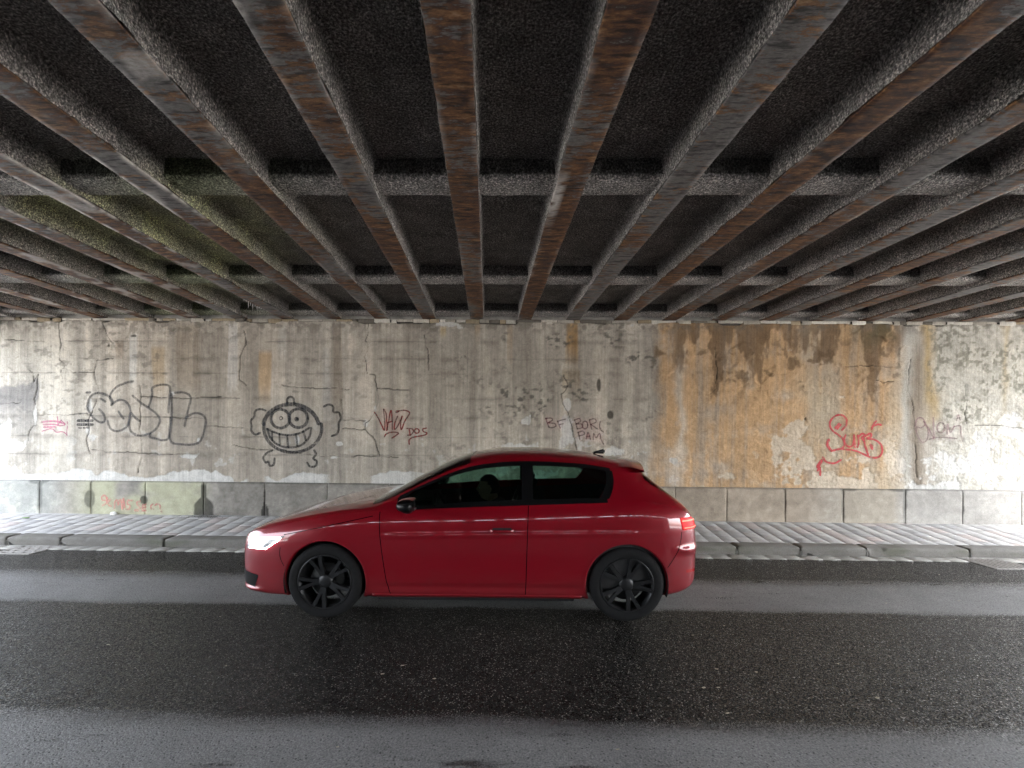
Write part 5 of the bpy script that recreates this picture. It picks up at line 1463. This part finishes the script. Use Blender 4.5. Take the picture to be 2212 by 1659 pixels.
    for sy_ in (-1, 1):
        bm = bmesh.new(); bmesh.ops.create_uvsphere(bm, u_segments=12, v_segments=8, radius=.011)
        for v in bm.verts: v.co += Vector((hx - .083, y + sy_ * .028, hz + .003))
        link('eye', bm_mesh('eye', bm), M['eye'], p)
        bm = bmesh.new(); bmesh.ops.create_uvsphere(bm, u_segments=10, v_segments=6, radius=.005)
        for v in bm.verts: v.co += Vector((hx - .0915, y + sy_ * .028, hz + .003))
        link('iris', bm_mesh('iris', bm), M['hair'], p)
    bm = bmesh.new(); bmesh.ops.create_uvsphere(bm, u_segments=14, v_segments=8, radius=1)
    for v in bm.verts: v.co = Vector((hx - .0915 + v.co.x * .006, y + v.co.y * .022, hz - .060 + v.co.z * .006))
    link('mouth', bm_mesh('mouth', bm), M['lip'], p)
    return p

# ------------------------------------------------------------------ small litter
def build_litter():
    def ground_pt(sx, sy, z=0.0):
        k = 2212 / 4096
        v = np.array([(sx * k - 1106) / FPX, -(sy * k - 829.5) / FPX + 0.0955, -1.0]); d = CR @ v
        t = (z - CAM_Z) / d[2]
        return d[0] * t, d[1] * t
    def flake(name, x, y, z, L, W, mat, rz):
        n = 9; P = np.zeros((n, 5, 3))
        u = np.linspace(-1, 1, n); wv = W * np.sqrt(np.clip(1 - u ** 2, 0, 1)) * (1 + .25 * np.sin(u * 7 + x * 9))
        for j, q in enumerate((-1, -.5, 0, .5, 1)):
            P[:, j, 0] = u * L; P[:, j, 1] = wv * q; P[:, j, 2] = .003 + .10 * L * (u ** 2) * (1 if x > 0 else .4) + .18 * W * abs(q)
        me = grid_mesh(name, P); o = link(name, me, mat); o.location = (x, y, z); o.rotation_euler = (0, 0, rz)
        s = o.modifiers.new('thick', 'SOLIDIFY'); s.thickness = .0015
        return o
    spots = [(433, 2580), (1130, 2456), (905, 2665), (1530, 2698), (1737, 2717), (1610, 2664), (1922, 2538), (880, 2468), (2815, 2753), (2873, 2752), (2866, 2678), (2896, 2505), (2772, 2542), (2910, 2855), (3025, 2690), (3352, 2657), (3510, 2794), (3835, 2405), (3757, 2300), (2884, 2388), (3545, 2414), (3198, 2245), (1350, 2990), (2470, 3000)]
    for (sx, sy) in spots:
        x, y = ground_pt(sx, sy)
        far = y > 5
        L = random.uniform(.007, .014)
        o = flake('leaf_fragment', x, y, 0.001, L, L * random.uniform(.35, .6), M['leaf'], random.uniform(-.5, .5))
        tag(o, 'tiny pale dry leaf fragment lying on the dark asphalt', 'leaf', 'dry leaf fragments scattered on the road')
    X, Y = ground_pt(108, 2067, .19)
    tag(flake('leaf', X, Y - .02, float(pav_z(X, Y)) + .002, .05, .028, M['green_leaf'], .3), 'small bright green leaf on the pavement far left', 'leaf')
    # crumpled paper at the foot of the wall
    X, Y = ground_pt(492, 2050, .20); Y = 7.27
    bm = bmesh.new(); bmesh.ops.create_icosphere(bm, subdivisions=4, radius=1)
    for v in bm.verts:
        n = float(fbm(v.co.x * 3 + 5, v.co.y * 3 + v.co.z * 4, 4, 300)) - .5
        v.co = v.co * (1 + n * .9); v.co = Vector((v.co.x * .055, v.co.y * .03, v.co.z * .026))
    o = link('crumpled_paper', bm_mesh('crumpled_paper', bm), M['paper'], smooth=False); o.location = (X, Y, float(pav_z(X, Y)) + .022)
    tag(o, 'crumpled white paper scrap on the pavement against the plinth', 'litter')
    # leaf mould heap under the big damp mark
    X, Y = ground_pt(800, 2070, .2); Y = 7.22
    Vs, Fs = [], []
    for k in range(420):
        a = random.gauss(0, .16); b = random.gauss(0, .035)
        x, yy = X + a, min(Y + b, 7.30); z = float(pav_z(x, yy)) + .004 + .012 * random.random() * math.exp(-(a / .15) ** 2)
        r = random.uniform(.004, .011); th = random.uniform(0, 6.28); n = len(Vs)
        dx, dy = math.cos(th) * r, math.sin(th) * r
        Vs += [(x - dx, yy - dy, z), (x + dy * .5, yy - dx * .5, z + .003), (x + dx, yy + dy, z + random.uniform(-.002, .004)), (x - dy * .5, yy + dx * .5, z + .003)]; Fs.append((n, n + 1, n + 2, n + 3))
    tag(link('leaf_mould', np_mesh('leaf_mould', np.array(Vs), np.array(Fs)), M['debris'], smooth=False), kind='stuff', label='dark leaf mould swept against the plinth', cat='debris')

# ------------------------------------------------------------------ light, camera
def build_light():
    wd = bpy.data.worlds.new('World'); SC.world = wd; wd.use_nodes = True
    nt = wd.node_tree; nt.nodes.clear()
    out = nt.nodes.new('ShaderNodeOutputWorld'); bg = nt.nodes.new('ShaderNodeBackground'); sky = nt.nodes.new('ShaderNodeTexSky')
    sky.sky_type = 'NISHITA'; sky.sun_disc = False; sky.sun_elevation = R(66); sky.sun_rotation = R(104)
    sky.air_density = 1.0; sky.dust_density = 4.0; sky.ozone_density = 1.0
    bg.inputs[1].default_value = 0.15
    hs = nt.nodes.new('ShaderNodeHueSaturation'); hs.inputs['Saturation'].default_value = 0.38; nt.links.new(sky.outputs[0], hs.inputs['Color']); nt.links.new(hs.outputs[0], bg.inputs[0]); nt.links.new(bg.outputs[0], out.inputs[0])
    sun = bpy.data.lights.new('sun', 'SUN'); sun.energy = 0.55; sun.angle = R(40); sun.color = (1.0, .96, .90)
    so = bpy.data.objects.new('sun', sun); COL.objects.link(so)
    # Nishita rotation 0 = +Y, clockwise seen from above
    a = R(104); el = R(66)
    d = Vector((math.sin(a) * math.cos(el), math.cos(a) * math.cos(el), math.sin(el)))
    so.rotation_euler = d.to_track_quat('Z', 'Y').to_euler()
    cam = bpy.data.cameras.new('camera'); co = bpy.data.objects.new('camera', cam); COL.objects.link(co)
    cam.sensor_fit = 'HORIZONTAL'; cam.sensor_width = 36; cam.lens = 36 * FPX / 2212; cam.shift_y = SHIFT; cam.clip_start = .05; cam.clip_end = 1500
    co.matrix_world = Matrix.Translation((0, 0, CAM_Z)) @ CAMROT.to_4x4()
    SC.camera = co
    SC.view_settings.view_transform = 'Standard'; SC.view_settings.look = 'None'; SC.view_settings.gamma = 1
    SC.view_settings.exposure = EXPOSURE
    SC.render.engine = 'CYCLES'
    SC.cycles.max_bounces = 10; SC.cycles.diffuse_bounces = 6; SC.cycles.glossy_bounces = 4; SC.cycles.transparent_max_bounces = 12
    SC.cycles.sample_clamp_indirect = 8.0
    SC.cycles.use_denoising = True

EXPOSURE = 4.65
build_materials()
build_ground(); build_drains()
w = build_wall(); build_graffiti(w)
build_deck(); build_near_abutment()
car = build_car()
drv = build_driver(None)
CAR_LOC, CAR_RZ = (-1.655, 4.765, 0.0), R(0.6)
for o in (car, drv):
    o.location = CAR_LOC; o.rotation_euler = (0, 0, CAR_RZ)
build_litter()
build_light()
